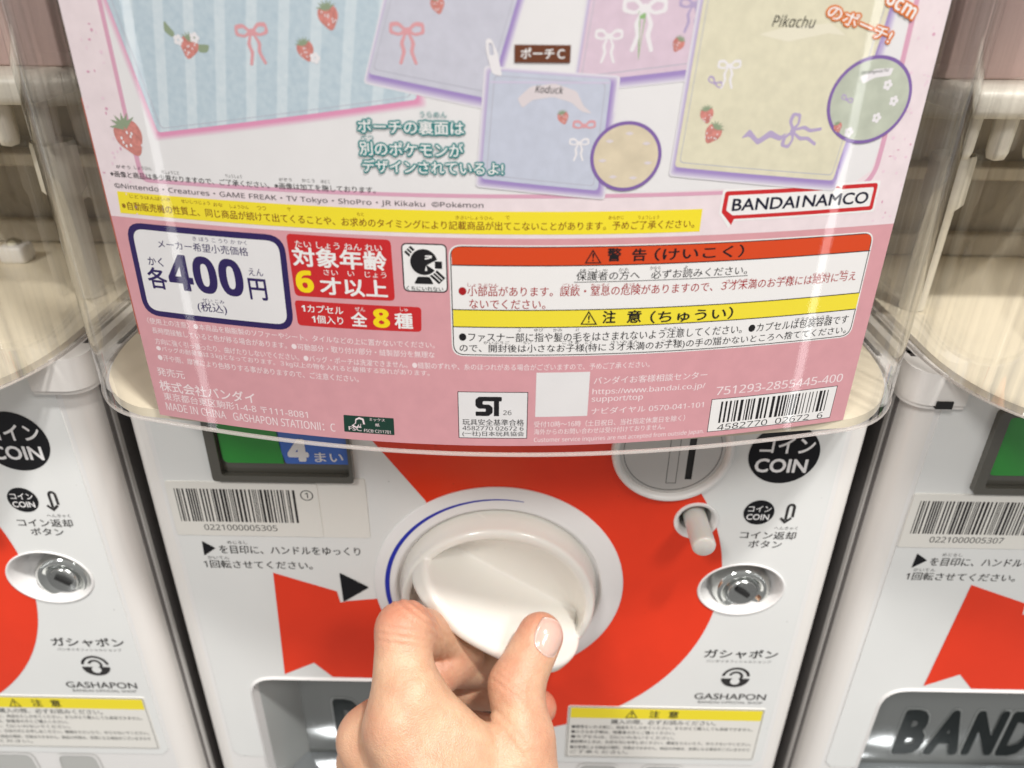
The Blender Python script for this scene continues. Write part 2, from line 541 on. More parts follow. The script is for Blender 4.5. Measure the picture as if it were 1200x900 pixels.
def polygonise(fn, lo, hi, h, relax=3):
    ax = [np.arange(lo[i], hi[i] + h, h) for i in range(3)]
    X = np.stack(np.meshgrid(*ax, indexing='ij'), -1)
    f = np.empty(X.shape[:3])
    for i in range(0, X.shape[0], 8):
        f[i:i + 8] = fn(X[i:i + 8])
    s = f < 0
    n = [k - 1 for k in f.shape]
    cs = sum(s[i:i + n[0], j:j + n[1], k:k + n[2]].astype(int) for i in (0, 1) for j in (0, 1) for k in (0, 1))
    act = (cs > 0) & (cs < 8)
    idx = -np.ones(n, int)
    c = np.argwhere(act)
    idx[act] = np.arange(len(c))
    acc = np.zeros((len(c), 3)); cnt = np.zeros(len(c))
    corners = [(i, j, k) for i in (0, 1) for j in (0, 1) for k in (0, 1)]
    for a in corners:
        for d in range(3):
            if a[d]:
                continue
            b = list(a); b[d] = 1
            fa = f[c[:, 0] + a[0], c[:, 1] + a[1], c[:, 2] + a[2]]
            fb = f[c[:, 0] + b[0], c[:, 1] + b[1], c[:, 2] + b[2]]
            x = (fa < 0) != (fb < 0)
            t = np.where(x, fa / np.where(fa == fb, 1, fa - fb), 0)
            p = np.array(a, float) + t[:, None] * (np.array(b) - np.array(a))
            acc[x] += p[x]; cnt[x] += 1
    v = np.array(lo) + (c + acc / cnt[:, None]) * h
    faces = []
    for d in range(3):
        e = [(d + 1) % 3, (d + 2) % 3]
        sl = [slice(None)] * 3; sl2 = [slice(None)] * 3
        sl[d] = slice(0, -1); sl2[d] = slice(1, None)
        ch = s[tuple(sl)] != s[tuple(sl2)]
        q = np.argwhere(ch)
        ok = (q[:, e[0]] > 0) & (q[:, e[1]] > 0) & (q[:, e[0]] < n[e[0]]) & (q[:, e[1]] < n[e[1]])
        q = q[ok]
        quad = []
        for da, db in ((-1, -1), (0, -1), (0, 0), (-1, 0)):
            w = q.copy(); w[:, e[0]] += da; w[:, e[1]] += db
            quad.append(idx[w[:, 0], w[:, 1], w[:, 2]])
        quad = np.stack(quad, 1)
        inside = s[q[:, 0], q[:, 1], q[:, 2]]
        quad[~inside] = quad[~inside][:, ::-1]
        faces.append(quad)
    faces = np.concatenate(faces)
    for _ in range(relax):
        e = h * 0.25
        f0 = fn(v)
        g = np.stack([(fn(v + np.eye(3)[i] * e) - fn(v - np.eye(3)[i] * e)) / (2 * e) for i in range(3)], -1)
        v = v - np.clip(f0, -h, h)[:, None] * g / np.maximum((g * g).sum(-1), 0.2)[:, None]
    return v, faces
CARD_TEXT = [
    ('note', '※画像と商品は多少異なりますので、ご了承ください。※画像は加工を施しております。', -102.3, 185.79, -29.22, 185.79, 1.66, 'ink', 1),
    ('note', '©Nintendo・Creatures・GAME FREAK・TV Tokyo・ShoPro・JR Kikaku  ©Pokémon', -101.9, 182.41, -2.01, 182.41, 1.77, 'ink_grey', 0),
    ('strip', '※自動販売機の性質上、同じ商品が続けて出てくることや、お求めのタイミングにより記載商品が出てこないことがあります。予めご了承ください。', -101.08, 176.98, 52.87, 176.98, 2.31, 'ink_brown', 1),
    ('logo', 'BANDAI', 62.43, 181.06, 80.97, 181.06, 3.24, 'ink_navy', 3),
    ('logo', 'NAMCO', 82.07, 181.14, 101.22, 181.14, 3.27, 'ink_navy', 3),
    ('price', 'メーカー希望小売価格', -92.49, 166.9, -65.74, 166.9, 2.47, 'ink_violet', 1),
    ('price', '各', -98.2, 154.34, -92.02, 154.34, 6.59, 'ink_violet', 3),
    ('price', 'かく', -96.86, 161.4, -92.15, 161.4, 2.58, 'ink_violet', 2),
    ('price', '400', -91.39, 154.61, -68.54, 154.61, 11.02, 'ink_violet', 5),
    ('price', '円', -67.28, 154.18, -62.02, 154.18, 6.39, 'ink_violet', 3),
    ('price', 'えん', -66.55, 161.37, -62.36, 161.37, 2.12, 'ink_violet', 1),
    ('price', '(税込)', -84.11, 148.49, -75.09, 148.49, 3.36, 'ink_violet', 1),
    ('age', 'たい しょう ねん れい', -52.18, 170.45, -28.64, 170.45, 1.88, 'ink_white', 1),
    ('age', '対象年齢', -53.37, 165.1, -27.64, 165.1, 5.5, 'ink_white', 4),
    ('age', '6', -53.27, 157.57, -48.28, 157.57, 6.47, 'ink_yellow', 6),
    ('age', '才以上', -46.63, 157.34, -27.94, 157.34, 5.2, 'ink_white', 4),
    ('age', 'さい\u3000い\u3000じょう', -45.14, 163.05, -28.02, 163.05, 1.7, 'ink_white', 1),
    ('count', '1カプセル', -52.64, 151.79, -40.79, 151.79, 2.32, 'ink_white', 2),
    ('count', '1個入り', -50.07, 148.61, -41.1, 148.61, 2.45, 'ink_white', 2),
    ('count', '全', -38.86, 148.44, -34.29, 148.44, 4.39, 'ink_white', 4),
    ('count', '8', -32.61, 148.44, -27.95, 148.44, 5.65, 'ink_yellow', 6),
    ('count', '種', -26.64, 148.43, -21.53, 148.43, 4.75, 'ink_white', 4),
    ('count', 'ぜん', -37.49, 153.06, -34.62, 153.06, 1.27, 'ink_white', 0),
    ('count', 'しゅ', -24.9, 153.66, -22.79, 153.66, 1.16, 'ink_white', 0),
    ('mouth', 'くちにいれない', -22.84, 159.94, -12.9, 159.94, 1.22, 'ink', 1),
    ('warn', '警', 30.37, 168.37, 34.13, 168.37, 3.77, 'ink', 4),
    ('warn', '告', 37.0, 168.28, 40.91, 168.28, 3.55, 'ink', 4),
    ('warn', '（けいこく）', 43.01, 168.19, 67.79, 168.19, 3.59, 'ink', 3),
    ('warn', '保護者の方へ\u3000必ずお読みください。', 22.49, 163.17, 69.65, 163.17, 2.52, 'ink', 1),
    ('warn', '●小部品があります。誤飲・窒息の危険がありますので、３才未満のお子様には絶対に与え', -8.81, 158.74, 103.27, 158.74, 2.87, 'ink_red', 1),
    ('warn', 'ないでください。', -6.0, 155.08, 14.55, 155.08, 2.74, 'ink_red', 1),
    ('warn', '注', 30.35, 150.49, 34.03, 150.49, 3.84, 'ink', 4),
    ('warn', '意', 37.14, 150.35, 41.21, 150.35, 3.86, 'ink', 4),
    ('warn', '（ちゅうい）', 43.66, 149.96, 67.55, 149.96, 3.78, 'ink', 3),
    ('warn', '●ファスナー部に指や髪の毛をはさまれないよう注意してください。●カプセルは包装容器です', -8.98, 145.18, 104.17, 145.18, 2.82, 'ink', 1),
    ('warn', 'ので、開封後は小さなお子様(特に３才未満のお子様)の手の届かないところへ捨ててください。', -8.9, 141.57, 104.33, 141.57, 2.86, 'ink', 1),
    ('usage', '〈使用上の注意〉●本商品を樹脂製のソファーやシート、タイルなどの上に置かないでください。', -101.83, 142.76, -15.82, 142.76, 2.03, 'ink_pale', 1),
    ('usage', '長時間接触していると色が移る場合があります。●可動部分・取り付け部分・縫製部分を無理な', -100.84, 139.69, -15.93, 139.69, 2.06, 'ink_pale', 1),
    ('usage', '方向に強く引っ張ったり、曲げたりしないでください。●バッグ・ポーチは洗濯できません。●縫製のずれや、糸のほつれがある場合がございますので、予めご了承ください。', -100.7, 136.19, 45.04, 136.19, 2.1, 'ink_pale', 1),
    ('usage', '●バッグの耐荷重は３kgとなっております。３kg以上の物を入れると破損する恐れがあります。', -100.83, 133.64, -17.62, 133.64, 2.11, 'ink_pale', 1),
    ('usage', '●汗や雨、摩擦により色移りする事がありますので、ご注意ください。', -101.05, 130.64, -38.33, 130.64, 2.15, 'ink_pale', 1),
    ('maker', '発売元', -102.51, 125.28, -93.28, 125.28, 2.86, 'ink_pale', 1),
    ('maker', '株式会社バンダイ', -102.86, 119.85, -71.2, 119.85, 3.84, 'ink_pale', 2),
    ('maker', '東京都台東区駒形1-4-8 〒111-8081', -102.26, 116.67, -55.09, 116.67, 2.79, 'ink_pale', 1),
    ('maker', 'MADE IN CHINA   GASHAPON STATIONⅡ：C', -102.3, 112.97, -46.97, 112.97, 2.83, 'ink_pale', 1),
    ('paper', 'FSC', -42.81, 113.96, -38.89, 113.96, 1.37, 'ink_pale', 1),
    ('paper', 'ミックス', -36.25, 117.79, -31.62, 117.79, 1.01, 'ink_pale', 1),
    ('paper', '紙', -34.59, 115.99, -33.3, 115.99, 1.08, 'ink_pale', 1),
    ('paper', 'FSC® C211701', -38.15, 113.71, -30.1, 113.71, 1.09, 'ink_pale', 1),
    ('toy', '26', 3.34, 121.5, 5.78, 121.5, 1.57, 'ink', 0),
    ('toy', '玩具安全基準合格', -8.58, 117.85, 9.49, 117.85, 2.18, 'ink', 1),
    ('toy', '4582770 02672 6', -8.62, 116.13, 9.37, 116.13, 1.43, 'ink', 1),
    ('toy', '(一社)日本玩具協会', -8.66, 113.88, 9.56, 113.88, 1.92, 'ink', 1),
    ('support', 'バンダイお客様相談センター', 29.22, 131.3, 62.72, 131.3, 2.43, 'ink_pale', 1),
    ('support', 'https://www.bandai.co.jp/', 29.04, 127.48, 62.58, 127.48, 2.42, 'ink_pale', 1),
    ('support', 'support/top', 28.97, 124.98, 44.12, 124.98, 2.31, 'ink_pale', 1),
    ('support', 'ナビダイヤル 0570-041-101', 29.17, 121.26, 63.02, 121.26, 2.25, 'ink_pale', 1),
    ('support', '受付10時〜16時（土日祝日、当社指定休業日を除く）', 12.4, 117.14, 57.77, 117.14, 2.16, 'ink_pale', 1),
    ('support', '海外からのお問い合わせは受け付けておりません。', 12.47, 114.64, 51.88, 114.64, 2.0, 'ink_pale', 1),
    ('support', 'Customer service inquiries are not accepted from outside Japan.', 12.54, 111.62, 64.35, 111.62, 2.03, 'ink_pale', 1),
    ('support', '751293-2855445-400', 66.3, 125.2, 107.26, 125.2, 2.83, 'ink_pale', 1),
    ('barcode', '4582770  02672  6', 68.45, 112.65, 103.34, 112.65, 2.1, 'ink', 0),
    ('tag', 'ポーチＣ', 6.79, 217.92, 17.06, 217.92, 2.36, 'ink_white', 3),
    ('caption', 'ポーチの裏面は', -32.42, 200.61, -6.54, 200.61, 3.27, 'teal_outline', 3),
    ('caption', '別のポケモンが', -32.46, 195.31, -6.84, 195.31, 3.36, 'teal_outline', 3),
    ('caption', 'デザインされているよ!', -32.05, 191.21, 3.01, 191.21, 3.14, 'teal_outline', 3),
    ('caption', 'うらめん', -17.13, 204.6, -10.56, 204.6, 1.37, 'ink_teal', 1),
    ('caption', 'べつ', -31.98, 198.85, -28.73, 198.85, 1.32, 'ink_teal', 1),
    ('duckpouch', 'Koduck', 10.34, 210.56, 17.0, 210.27, 1.71, 'ink', 0),
    ('creampouch', 'Pikachu', 65.38, 224.89, 76.17, 224.49, 2.54, 'ink', 0),
    ('roundphoto', 'Wanpachi', 91.09, 213.73, 98.47, 214.28, 1.11, 'ink', 0),
    ('size', 'のポーチ!', 78.43, 227.05, 96.39, 220.95, 3.15, 'orange_outline', 3),
    ('size', '6cm', 92.99, 229.94, 101.41, 226.22, 3.3, 'orange_outline', 3),
    ('note', 'がぞう', -100.02, 188.18, -95.72, 188.18, 0.91, 'ink', 0),
    ('note', 'しょうひん', -94.51, 188.31, -89.4, 188.31, 0.91, 'ink', 0),
    ('note', 'たしょうこと', -86.64, 187.75, -81.66, 187.75, 0.9, 'ink', 0),
    ('note', 'りょうしょう', -68.53, 187.92, -64.16, 187.92, 0.88, 'ink', 0),
    ('note', 'がぞう', -54.22, 187.86, -50.8, 187.86, 0.87, 'ink', 0),
    ('note', 'かこう', -48.12, 187.9, -44.75, 187.9, 0.87, 'ink', 0),
    ('note', 'ほどこ', -43.09, 187.89, -40.76, 187.89, 0.87, 'ink', 0),
    ('strip', 'じどうはんばいき', -97.91, 180.37, -85.81, 180.37, 1.0, 'ink_brown', 0),
    ('strip', 'せいしつじょう', -82.64, 180.28, -74.41, 180.28, 0.98, 'ink_brown', 0),
    ('strip', 'おな', -73.44, 180.07, -70.87, 180.07, 0.97, 'ink_brown', 0),
    ('strip', 'しょうひん', -68.78, 179.94, -63.58, 179.94, 0.97, 'ink_brown', 0),
    ('strip', 'つつ', -61.28, 179.98, -58.8, 179.98, 0.96, 'ink_brown', 0),
    ('strip', 'で', -53.08, 180.12, -52.06, 180.12, 0.95, 'ink_brown', 0),
    ('strip', 'もと', -34.54, 179.83, -32.73, 179.83, 0.94, 'ink_brown', 0),
    ('strip', 'きさいしょうひん', -9.11, 179.75, 0.47, 179.75, 0.93, 'ink_brown', 0),
    ('strip', 'で', 3.65, 179.86, 4.61, 179.86, 0.93, 'ink_brown', 0),
    ('strip', 'あらかじ', 29.99, 179.77, 33.99, 179.77, 0.94, 'ink_brown', 0),
    ('strip', 'りょうしょう', 37.77, 179.68, 43.17, 179.68, 0.94, 'ink_brown', 0),
    ('price', 'き ぼう こ うり か かく', -81.44, 169.98, -65.76, 169.98, 1.23, 'ink_violet', 0),
    ('price', 'ぜい こみ', -82.13, 151.93, -75.47, 151.93, 1.17, 'ink_violet', 0),
    ('warn', 'ほごしゃ', 23.5, 165.59, 30.81, 165.59, 0.96, 'ink', 0),
    ('warn', 'かた', 33.78, 165.53, 36.55, 165.53, 0.96, 'ink', 0),
    ('warn', 'かなら', 42.19, 165.74, 45.11, 165.74, 0.97, 'ink', 0),
    ('warn', 'よ', 51.45, 165.63, 52.64, 165.63, 0.97, 'ink', 0),
    ('warn', 'しょうぶひん', -6.36, 161.44, 1.83, 161.44, 0.97, 'ink_red', 0),
    ('warn', 'ごいん', 18.92, 161.46, 23.5, 161.46, 0.97, 'ink_red', 0),
    ('warn', 'ちっそく', 26.63, 161.31, 31.58, 161.31, 0.98, 'ink_red', 0),
    ('warn', 'きけん', 35.52, 161.21, 40.2, 161.21, 0.98, 'ink_red', 0),
    ('warn', 'さいみまん', 64.07, 160.91, 72.17, 160.91, 1.0, 'ink_red', 0),
    ('warn', 'こさま', 79.02, 160.77, 83.15, 160.77, 1.02, 'ink_red', 0),
    ('warn', 'ぜったい', 89.45, 161.09, 94.51, 161.09, 1.03, 'ink_red', 0),
    ('warn', 'あた', 97.75, 161.1, 100.58, 161.1, 1.04, 'ink_red', 0),
    ('warn', 'ぶ', 7.26, 148.37, 8.08, 148.37, 0.93, 'ink', 0),
    ('warn', 'ゆび', 11.72, 148.35, 14.21, 148.35, 0.93, 'ink', 0),
    ('warn', 'かみ', 16.9, 148.32, 19.49, 148.32, 0.93, 'ink', 0),
    ('warn', 'け', 23.27, 148.28, 24.12, 148.28, 0.93, 'ink', 0),
    ('warn', 'ちゅうい', 48.01, 147.63, 52.85, 147.63, 0.95, 'ink', 0),
    ('warn', 'ほうそうようき', 87.0, 147.57, 97.7, 147.57, 0.98, 'ink', 0),
    ('warn', 'かいふうご', -2.23, 144.49, 4.96, 144.49, 0.95, 'ink', 0),
    ('warn', 'ちい', 8.74, 144.53, 11.01, 144.53, 0.95, 'ink', 0),
    ('warn', 'こさま', 19.65, 144.44, 24.33, 144.44, 0.95, 'ink', 0),
    ('warn', 'とく', 26.0, 144.37, 28.02, 144.37, 0.95, 'ink', 0),
    ('warn', 'さいみまん', 33.3, 144.16, 41.23, 144.16, 0.95, 'ink', 0),
    ('warn', 'こさま', 47.69, 143.84, 52.17, 143.84, 0.97, 'ink', 0),
    ('warn', 'とど', 62.67, 143.7, 65.23, 143.7, 0.98, 'ink', 0),
    ('warn', 'す', 84.91, 143.36, 85.84, 143.36, 1.0, 'ink', 0),
]
CARD_SHAPES = {
    'boundary': [(-104.99, 175.1), (14.15, 174.41), (57.14, 174.21), (111.04, 175.03)],
    'strip': [(-101.42, 182.36), (54.52, 181.42), (54.54, 176.17), (-102.15, 175.73)],
    'price_box': [(-101.38, 173.65), (-54.83, 173.44), (-57.23, 147.01), (-102.16, 144.86)],
    'age_box': [(-54.28, 174.05), (-26.23, 173.78), (-26.12, 156.67), (-54.0, 156.42)],
    'count_box': [(-54.42, 155.1), (-19.07, 155.09), (-19.32, 147.68), (-54.29, 147.53)],
    'mouth_box': [(-23.41, 173.08), (-11.72, 172.63), (-11.66, 159.4), (-23.39, 159.64)],
    'mouth_head': [(-17.75, 167.08), (-15.04, 167.17), (-17.63, 169.91)],
    'warn_box': [(-11.16, 172.74), (105.81, 173.22), (106.27, 140.28), (-10.75, 141.13)],
    'warn_bands': [(-10.98, 167.44), (106.41, 167.49), (-10.87, 154.73), (106.54, 154.6), (-10.76, 149.78), (106.46, 149.52)],
    'warn_tris': [(24.5, 167.98), (29.04, 167.9), (26.52, 171.87), (24.34, 150.26), (29.07, 150.14), (26.45, 154.42)],
    'warn_underline': [(22.05, 162.84), (69.97, 162.64)],
    'paper_box': [(-43.88, 119.16), (-28.85, 119.3), (-29.49, 113.22), (-44.57, 113.37)],
    'toy_box': [(-9.73, 129.31), (10.5, 129.04), (10.53, 113.39), (-9.86, 113.42)],
    'ST': [(-4.78, 121.03), (2.95, 121.14), (-4.7, 127.51), (-0.53, 127.58), (3.16, 127.62)],
    'qr': [(12.54, 135.43), (27.84, 135.49), (28.22, 120.87), (12.8, 120.83)],
    'barcode_box': [(65.26, 123.94), (106.15, 123.88), (106.24, 112.07), (65.52, 112.59)],
    'bars': [(68.35, 122.81), (103.62, 122.81), (68.91, 115.42), (103.37, 115.01)],
    'logo_frame': [(59.99, 186.35), (103.08, 186.71), (103.3, 179.16), (63.48, 178.8), (62.91, 177.32), (59.68, 180.78)],
    'pouch_blue': [(-90.44, 228.38), (-85.29, 198.12), (-17.66, 208.51), (-20.18, 229.72)],
    'pouch_lav': [(-23.66, 229.67), (-28.8, 213.97), (-0.63, 209.08), (5.44, 230.04)],
    'pouch_duck': [(-0.31, 215.39), (28.14, 213.52), (26.64, 187.11), (-2.49, 190.03)],
    'pouch_pink': [(21.89, 230.2), (20.11, 212.75), (48.81, 215.81), (49.08, 230.38)],
    'pouch_cream': [(49.08, 230.38), (45.81, 192.79), (89.53, 187.77), (94.21, 222.12), (94.2, 230.49)],
    'circle1': [(33.33, 195.4), (42.15, 195.28), (32.62, 203.83)],
    'circle2': [(95.19, 207.91), (107.21, 207.57), (92.69, 217.43)],
    'tag_box': [(5.37, 220.84), (18.31, 220.76), (18.29, 217.21), (5.42, 217.11)],
    'border': [(-94.6, 228.28), (-93.86, 216.65), (-92.93, 202.02), (-92.89, 189.57), (13.78, 185.55), (56.49, 186.91), (82.06, 187.46), (98.27, 186.65), (101.11, 192.13), (100.48, 223.01), (99.22, 230.49)],
    'strawberries': [(-72.33, 218.73), (-37.1, 226.32), (-43.4, 218.99), (-94.21, 197.1), (53.09, 206.2), (54.37, 201.75), (17.22, 205.43), (43.38, 221.47)],
    'bows': [(-56.05, 221.97), (-19.07, 221.85), (22.31, 202.48), (23.92, 196.4), (32.75, 227.68), (53.4, 215.88), (76.75, 201.63), (26.36, 221.44), (41.57, 228.25)],
    'banner': [(6.91, 210.78), (12.9, 212.15), (19.43, 210.28), (23.26, 207.39)],
    'tab': [(-0.49, 221.22), (3.24, 218.01)],
}

MM = 0.001

# ---------------------------------------------------------------- one capsule machine, front plane at y = 0
G = "capsule toy machines standing side by side in a row"
machine = empty('capsule_machine', (0, 0, 0),
                'middle white and red capsule toy machine whose round white knob is gripped by a hand', 'capsule machine', G)

LOCK = (0.1057, 0.0, 0.0178, 0.0140)
BUT = (0.0815, 0.0374, 0.0074)
HW = 0.1355          # flat half width
tray_outline = rounded([(-0.117, -0.160), (0.019, -0.160), (0.019, -0.0615), (-0.117, -0.0615)], [0.001, 0.001, 0.012, 0.012], 8)
holes = [ring(LOCK[0], LOCK[1], LOCK[2], LOCK[3]), ring(BUT[0], BUT[1], BUT[2])]

# body shell
arc_r = [(HW + 0.0085 * math.sin(t), 0.008 - 0.008 * math.cos(t)) for t in np.linspace(0, math.pi / 2, 9)]
side = arc_r + [(0.1440, 0.0105)]
m = MB()
m.sweep_z(side, -0.30, 0.1085, 'cream_plastic')
m.sweep_z([(-x, y) for x, y in side][::-1], -0.30, 0.1085, 'cream_plastic')
for sg in (-1, 1):
    m.box(sg * 0.1435 - 0.001, sg * 0.1435 + 0.001, 0.0105, 0.29, -0.30, 0.1085, 'gap_shade_grey')  # side walls coloured dark for the shade in the gap between machines
    m.box(sg * 0.1440 - 0.0012, sg * 0.1440 + 0.0012, 0.013, 0.0155, -0.30, 0.1085, 'cream_plastic')
m.box(-0.14, 0.14, 0.29, 0.299, -0.30, 0.43, 'cream_plastic')
m.build('body', machine, True, 40)

m = MB()
m.flat([rect(-HW, -0.30, HW, 0.1085)] + holes + [tray_outline], 0, 'white_plastic')
m.build('front_panel', machine)

# glossy printed sheet
m = MB()
sheet = rounded([(-0.1335, -0.1195), (0.1335, -0.1195), (0.1335, 0.1), (-0.1335, 0.1)], 0.004)
notch = [(-0.1178, -0.1195), (-0.1178, -0.073), (-0.1173, -0.0675), (-0.115, -0.0635), (-0.111, -0.0613), (-0.106, -0.0607),
         (0.008, -0.0607), (0.013, -0.0613), (0.017, -0.0635), (0.0193, -0.0675), (0.0198, -0.073), (0.0198, -0.1195)]
outer = [(-0.1335, -0.1155), (-0.130, -0.1195)] + notch + [(0.130, -0.1195), (0.1335, -0.1155), (0.1335, 0.1), (-0.1335, 0.1)]
m.flat([outer] + holes, -0.0004, 'sheet_white')
m.sweep_z([(-0.1335, 0), (-0.1335, -0.0004)], -0.1155, 0.1, 'sheet_white')
m.sweep_z([(0.1335, -0.0004), (0.1335, 0)], -0.1155, 0.1, 'sheet_white')
m.build('printed_sheet', machine)

# red swoosh
m = MB()
R0 = 0.0965
arc = [(R0 * math.cos(a), R0 * math.sin(a)) for a in np.radians(np.linspace(123.3, -76.5, 400))]
def cut_arc(arc, cx, cz, rx, rz):
    ins = [((x_ - cx) / rx) ** 2 + ((z_ - cz) / rz) ** 2 < 1 for x_, z_ in arc]
    i0 = ins.index(True); i1 = len(ins) - 1 - ins[::-1].index(True)
    t0 = math.atan2((arc[i0][1] - cz) / rz, (arc[i0][0] - cx) / rx); t1 = math.atan2((arc[i1][1] - cz) / rz, (arc[i1][0] - cx) / rx)
    if t0 < 0: t0 += 2 * math.pi
    while t1 < t0: t1 += 2 * math.pi
    mid = [(cx + rx * math.cos(q), cz + rz * math.sin(q)) for q in np.linspace(t0, t1, 40)]
    return arc[:i0] + mid + arc[i1 + 1:]
arc = cut_arc(arc, BUT[0], BUT[1], BUT[2], BUT[2])
arc = cut_arc(arc, LOCK[0], LOCK[1], LOCK[2], LOCK[3])
red = [(-0.0964, 0.0050), (-0.0699, -0.0052), (-0.0690, -0.0118), (-0.0655, -0.0108), (-0.050, -0.0088), (-0.02, 0.0), (-0.0289, 0.0451), (-0.0464, 0.0709)] + arc + \
      [(0.0215, -0.0928), (0.0215, -0.0598), (-0.0770, -0.0598), (-0.0850, -0.0503), (-0.0997, -0.0584)]
m.flat([red[::-1]], -0.00055, 'sheet_red')
m.build('red_graphic', machine)

# screen window
m = MB()
ox = rect(-0.1125, 0.0550, -0.0565, 0.0925, 0.0018)
ix = rect(-0.1085, 0.0580, -0.0580, 0.0905, 0.0014)
m.flat([ox], -0.0005, 'bezel_dark')
m.prism(ox, -0.0032, -0.0004, 'bezel_dark', False)
m.flat([ox, ix], -0.0032, 'bezel_dark')
m.prism(ix[::-1], -0.0032, -0.0010, 'bezel_dark', False)
win = m.build('display_window', machine)
m = MB()
m.flat([rounded([(-0.1078, 0.0628), (-0.0838, 0.0628), (-0.0850, 0.0905), (-0.1078, 0.0905)], [0.003, 0, 0, 0])], -0.0012, 'screen_green')
m.build('green_screen', win)
m = MB()
m.flat([rounded([(-0.0830, 0.0628), (-0.0582, 0.0628), (-0.0582, 0.0905), (-0.0858, 0.0905), (-0.0845, 0.0700)], [0.001, 0, 0, 0, 0.004])], -0.0012, 'screen_blue')
m.text('4', -0.0818, 0.0640, -0.0735, 0.0745, -0.00135, 'ink_white', 9)
m.text('まい', -0.0714, 0.0639, -0.0602, 0.0684, -0.00135, 'ink_white', 2)
price_plate = m.build('coin_count_plate', win)

# barcode sticker
def bars(mb, x0, x1, z0, z1, y, mt, seed, n, wrap=None):
    rr = random.Random(seed)
    ws = [rr.choice((1, 1, 1, 2, 2, 3)) for _ in range(n)]
    u = (x1 - x0) / sum(ws)
    x = x0
    for i, q in enumerate(ws):
        if i % 2 == 0:
            v = [(x, y, z0), (x + q * u * 0.94, y, z0), (x + q * u * 0.94, y, z1), (x, y, z1)]
            mb.add(v, [[0, 1, 2, 3]], mt)
        x += q * u

m = MB()
m.prism(rect(-0.0729, 0.0254, -0.0528, 0.0556, 0.0012), -0.00075, -0.0004, 'sticker_cream')
m.prism(rect(-0.1333, 0.0256, -0.0722, 0.0530, 0.0010), -0.0010, -0.0004, 'sticker_cream')
m.flat([ring(-0.0768, 0.0472, 0.0026), ring(-0.0768, 0.0472, 0.0022)], -0.00108, 'soft_print')
m.text('1', -0.0775, 0.0458, -0.0763, 0.0486, -0.00108, 'soft_print', 0)
stick = m.build('barcode_sticker', machine)
m = MB()
bars(m, -0.1302, -0.0815, 0.0330, 0.0497, -0.00108, 'soft_print', 3, 79)
m.build('barcode', stick)
m = MB()
m.text('0221000005305', -0.1213, 0.0285, -0.0910, 0.0315, -0.00108, 'soft_print', 0)
num = m.build('barcode_number', stick)

# instructions
m = MB()
Y = -0.00058
m.flat([rounded([(-0.1240, 0.0220), (-0.1244, 0.0140), (-0.1189, 0.0183)], 0.0004)], Y, 'black_print')
m.text('を目印に、ハンドルをゆっくり', -0.1174, 0.0154, -0.0577, 0.0199, Y, 'soft_print', 1)
m.text('めじるし', -0.1134, 0.0207, -0.1050, 0.0224, Y, 'grey_print', 0)
m.text('1回転させてください。', -0.1254, 0.0072, -0.0789, 0.0116, Y, 'soft_print', 1)
m.text('かいてん', -0.1232, 0.0122, -0.1140, 0.0139, Y, 'grey_print', 0)
m.build('instruction_text', machine)
m = MB()
m.flat([rounded([(-0.0677, 0.0058), (-0.0675, -0.0113), (-0.0555, -0.0024)], 0.0009)], -0.0007, 'black_print')
m.build('pointer_mark', machine)

# knob ring
m = MB()
m.lathe([(0.0537, -0.0004), (0.0537, -0.0011), (0.0530, -0.0016), (0.0452, -0.0032), (0.0444, -0.0032), (0.0438, -0.0026), (0.0436, -0.0007), (0.0, -0.0007)], 0.0008, -0.0008, 'ring_plastic', 128)
dial = m.build('knob_ring', machine, True, 50)
m = MB()
v, f = [], []
for i in range(81):
    a = math.radians(78 + (222 - 78) * i / 80)
    k = max(0.0, math.sin(math.pi * min(1, (i / 80)) ** 0.62)) if i < 60 else 1.0
    k = min(1.0, 0.12 + 0.88 * (i / 55.0)) if i < 55 else 1.0
    for r in (0.0489, 0.0489 - 0.0021 * k):
        y = -0.0016 - (0.0530 - r) / 0.0078 * 0.0016 - 0.00012
        v.append((0.0008 + r * math.cos(a), y, -0.0008 + r * math.sin(a)))
for i in range(80):
    f.append([2 * i, 2 * i + 1, 2 * i + 3, 2 * i + 2][::-1])
m.add(v, f, 'blue_line')
m.build('blue_arc', dial)

# knob: a dished disc with a tall grip fin across it
ux = np.array([0.83, -0.5578]); un = np.array([0.5578, 0.83])

def knob_sdf(p):
    x, hh, z = p[..., 0], -p[..., 1], p[..., 2]
    s = x * ux[0] + z * ux[1]; n = x * un[0] + z * un[1]
    r = np.sqrt(x * x + z * z)
    cyl = smax(r - (42.4 - 0.16 * np.maximum(hh, 0)), hh - 12.5, 2.2)
    cyl = np.maximum(cyl, -hh - 3)
    edge = np.sqrt(np.maximum(37.0 ** 2 - s * s, 0)) - 9.0
    t = np.clip((np.abs(n) - 9.0) / np.maximum(edge, 0.5), 0, 1)
    floor = 1.2 + 11.6 * t ** 1.9
    floor = np.where(r > 37.0, 13.5, floor)
    bowl = (hh - floor) * 0.62
    base = smax(cyl, bowl, 0.8)
    top = 38.0 * np.maximum(1 - (np.abs(s) / 41.5) ** 2.5, 0) ** (1 / 2.5)
    q = np.clip(hh / 38.0, 0, 1)
    wd = 9.3 - 6.3 * q ** 0.6
    fin = smax((np.abs(n) - wd) * 0.95, (hh - top) * 0.62, 2.8)
    fin = smax(fin, r - 39.8, 3.0)
    return smin(base, fin, 0.6)

kv, kf = polygonise(knob_sdf, (-45, -42, -45), (45, 4, 45), 0.62)
m = MB()
m.add(kv * MM + [0.0008, 0, -0.0008], kf, 'knob_plastic')
m.build('knob', machine, True)

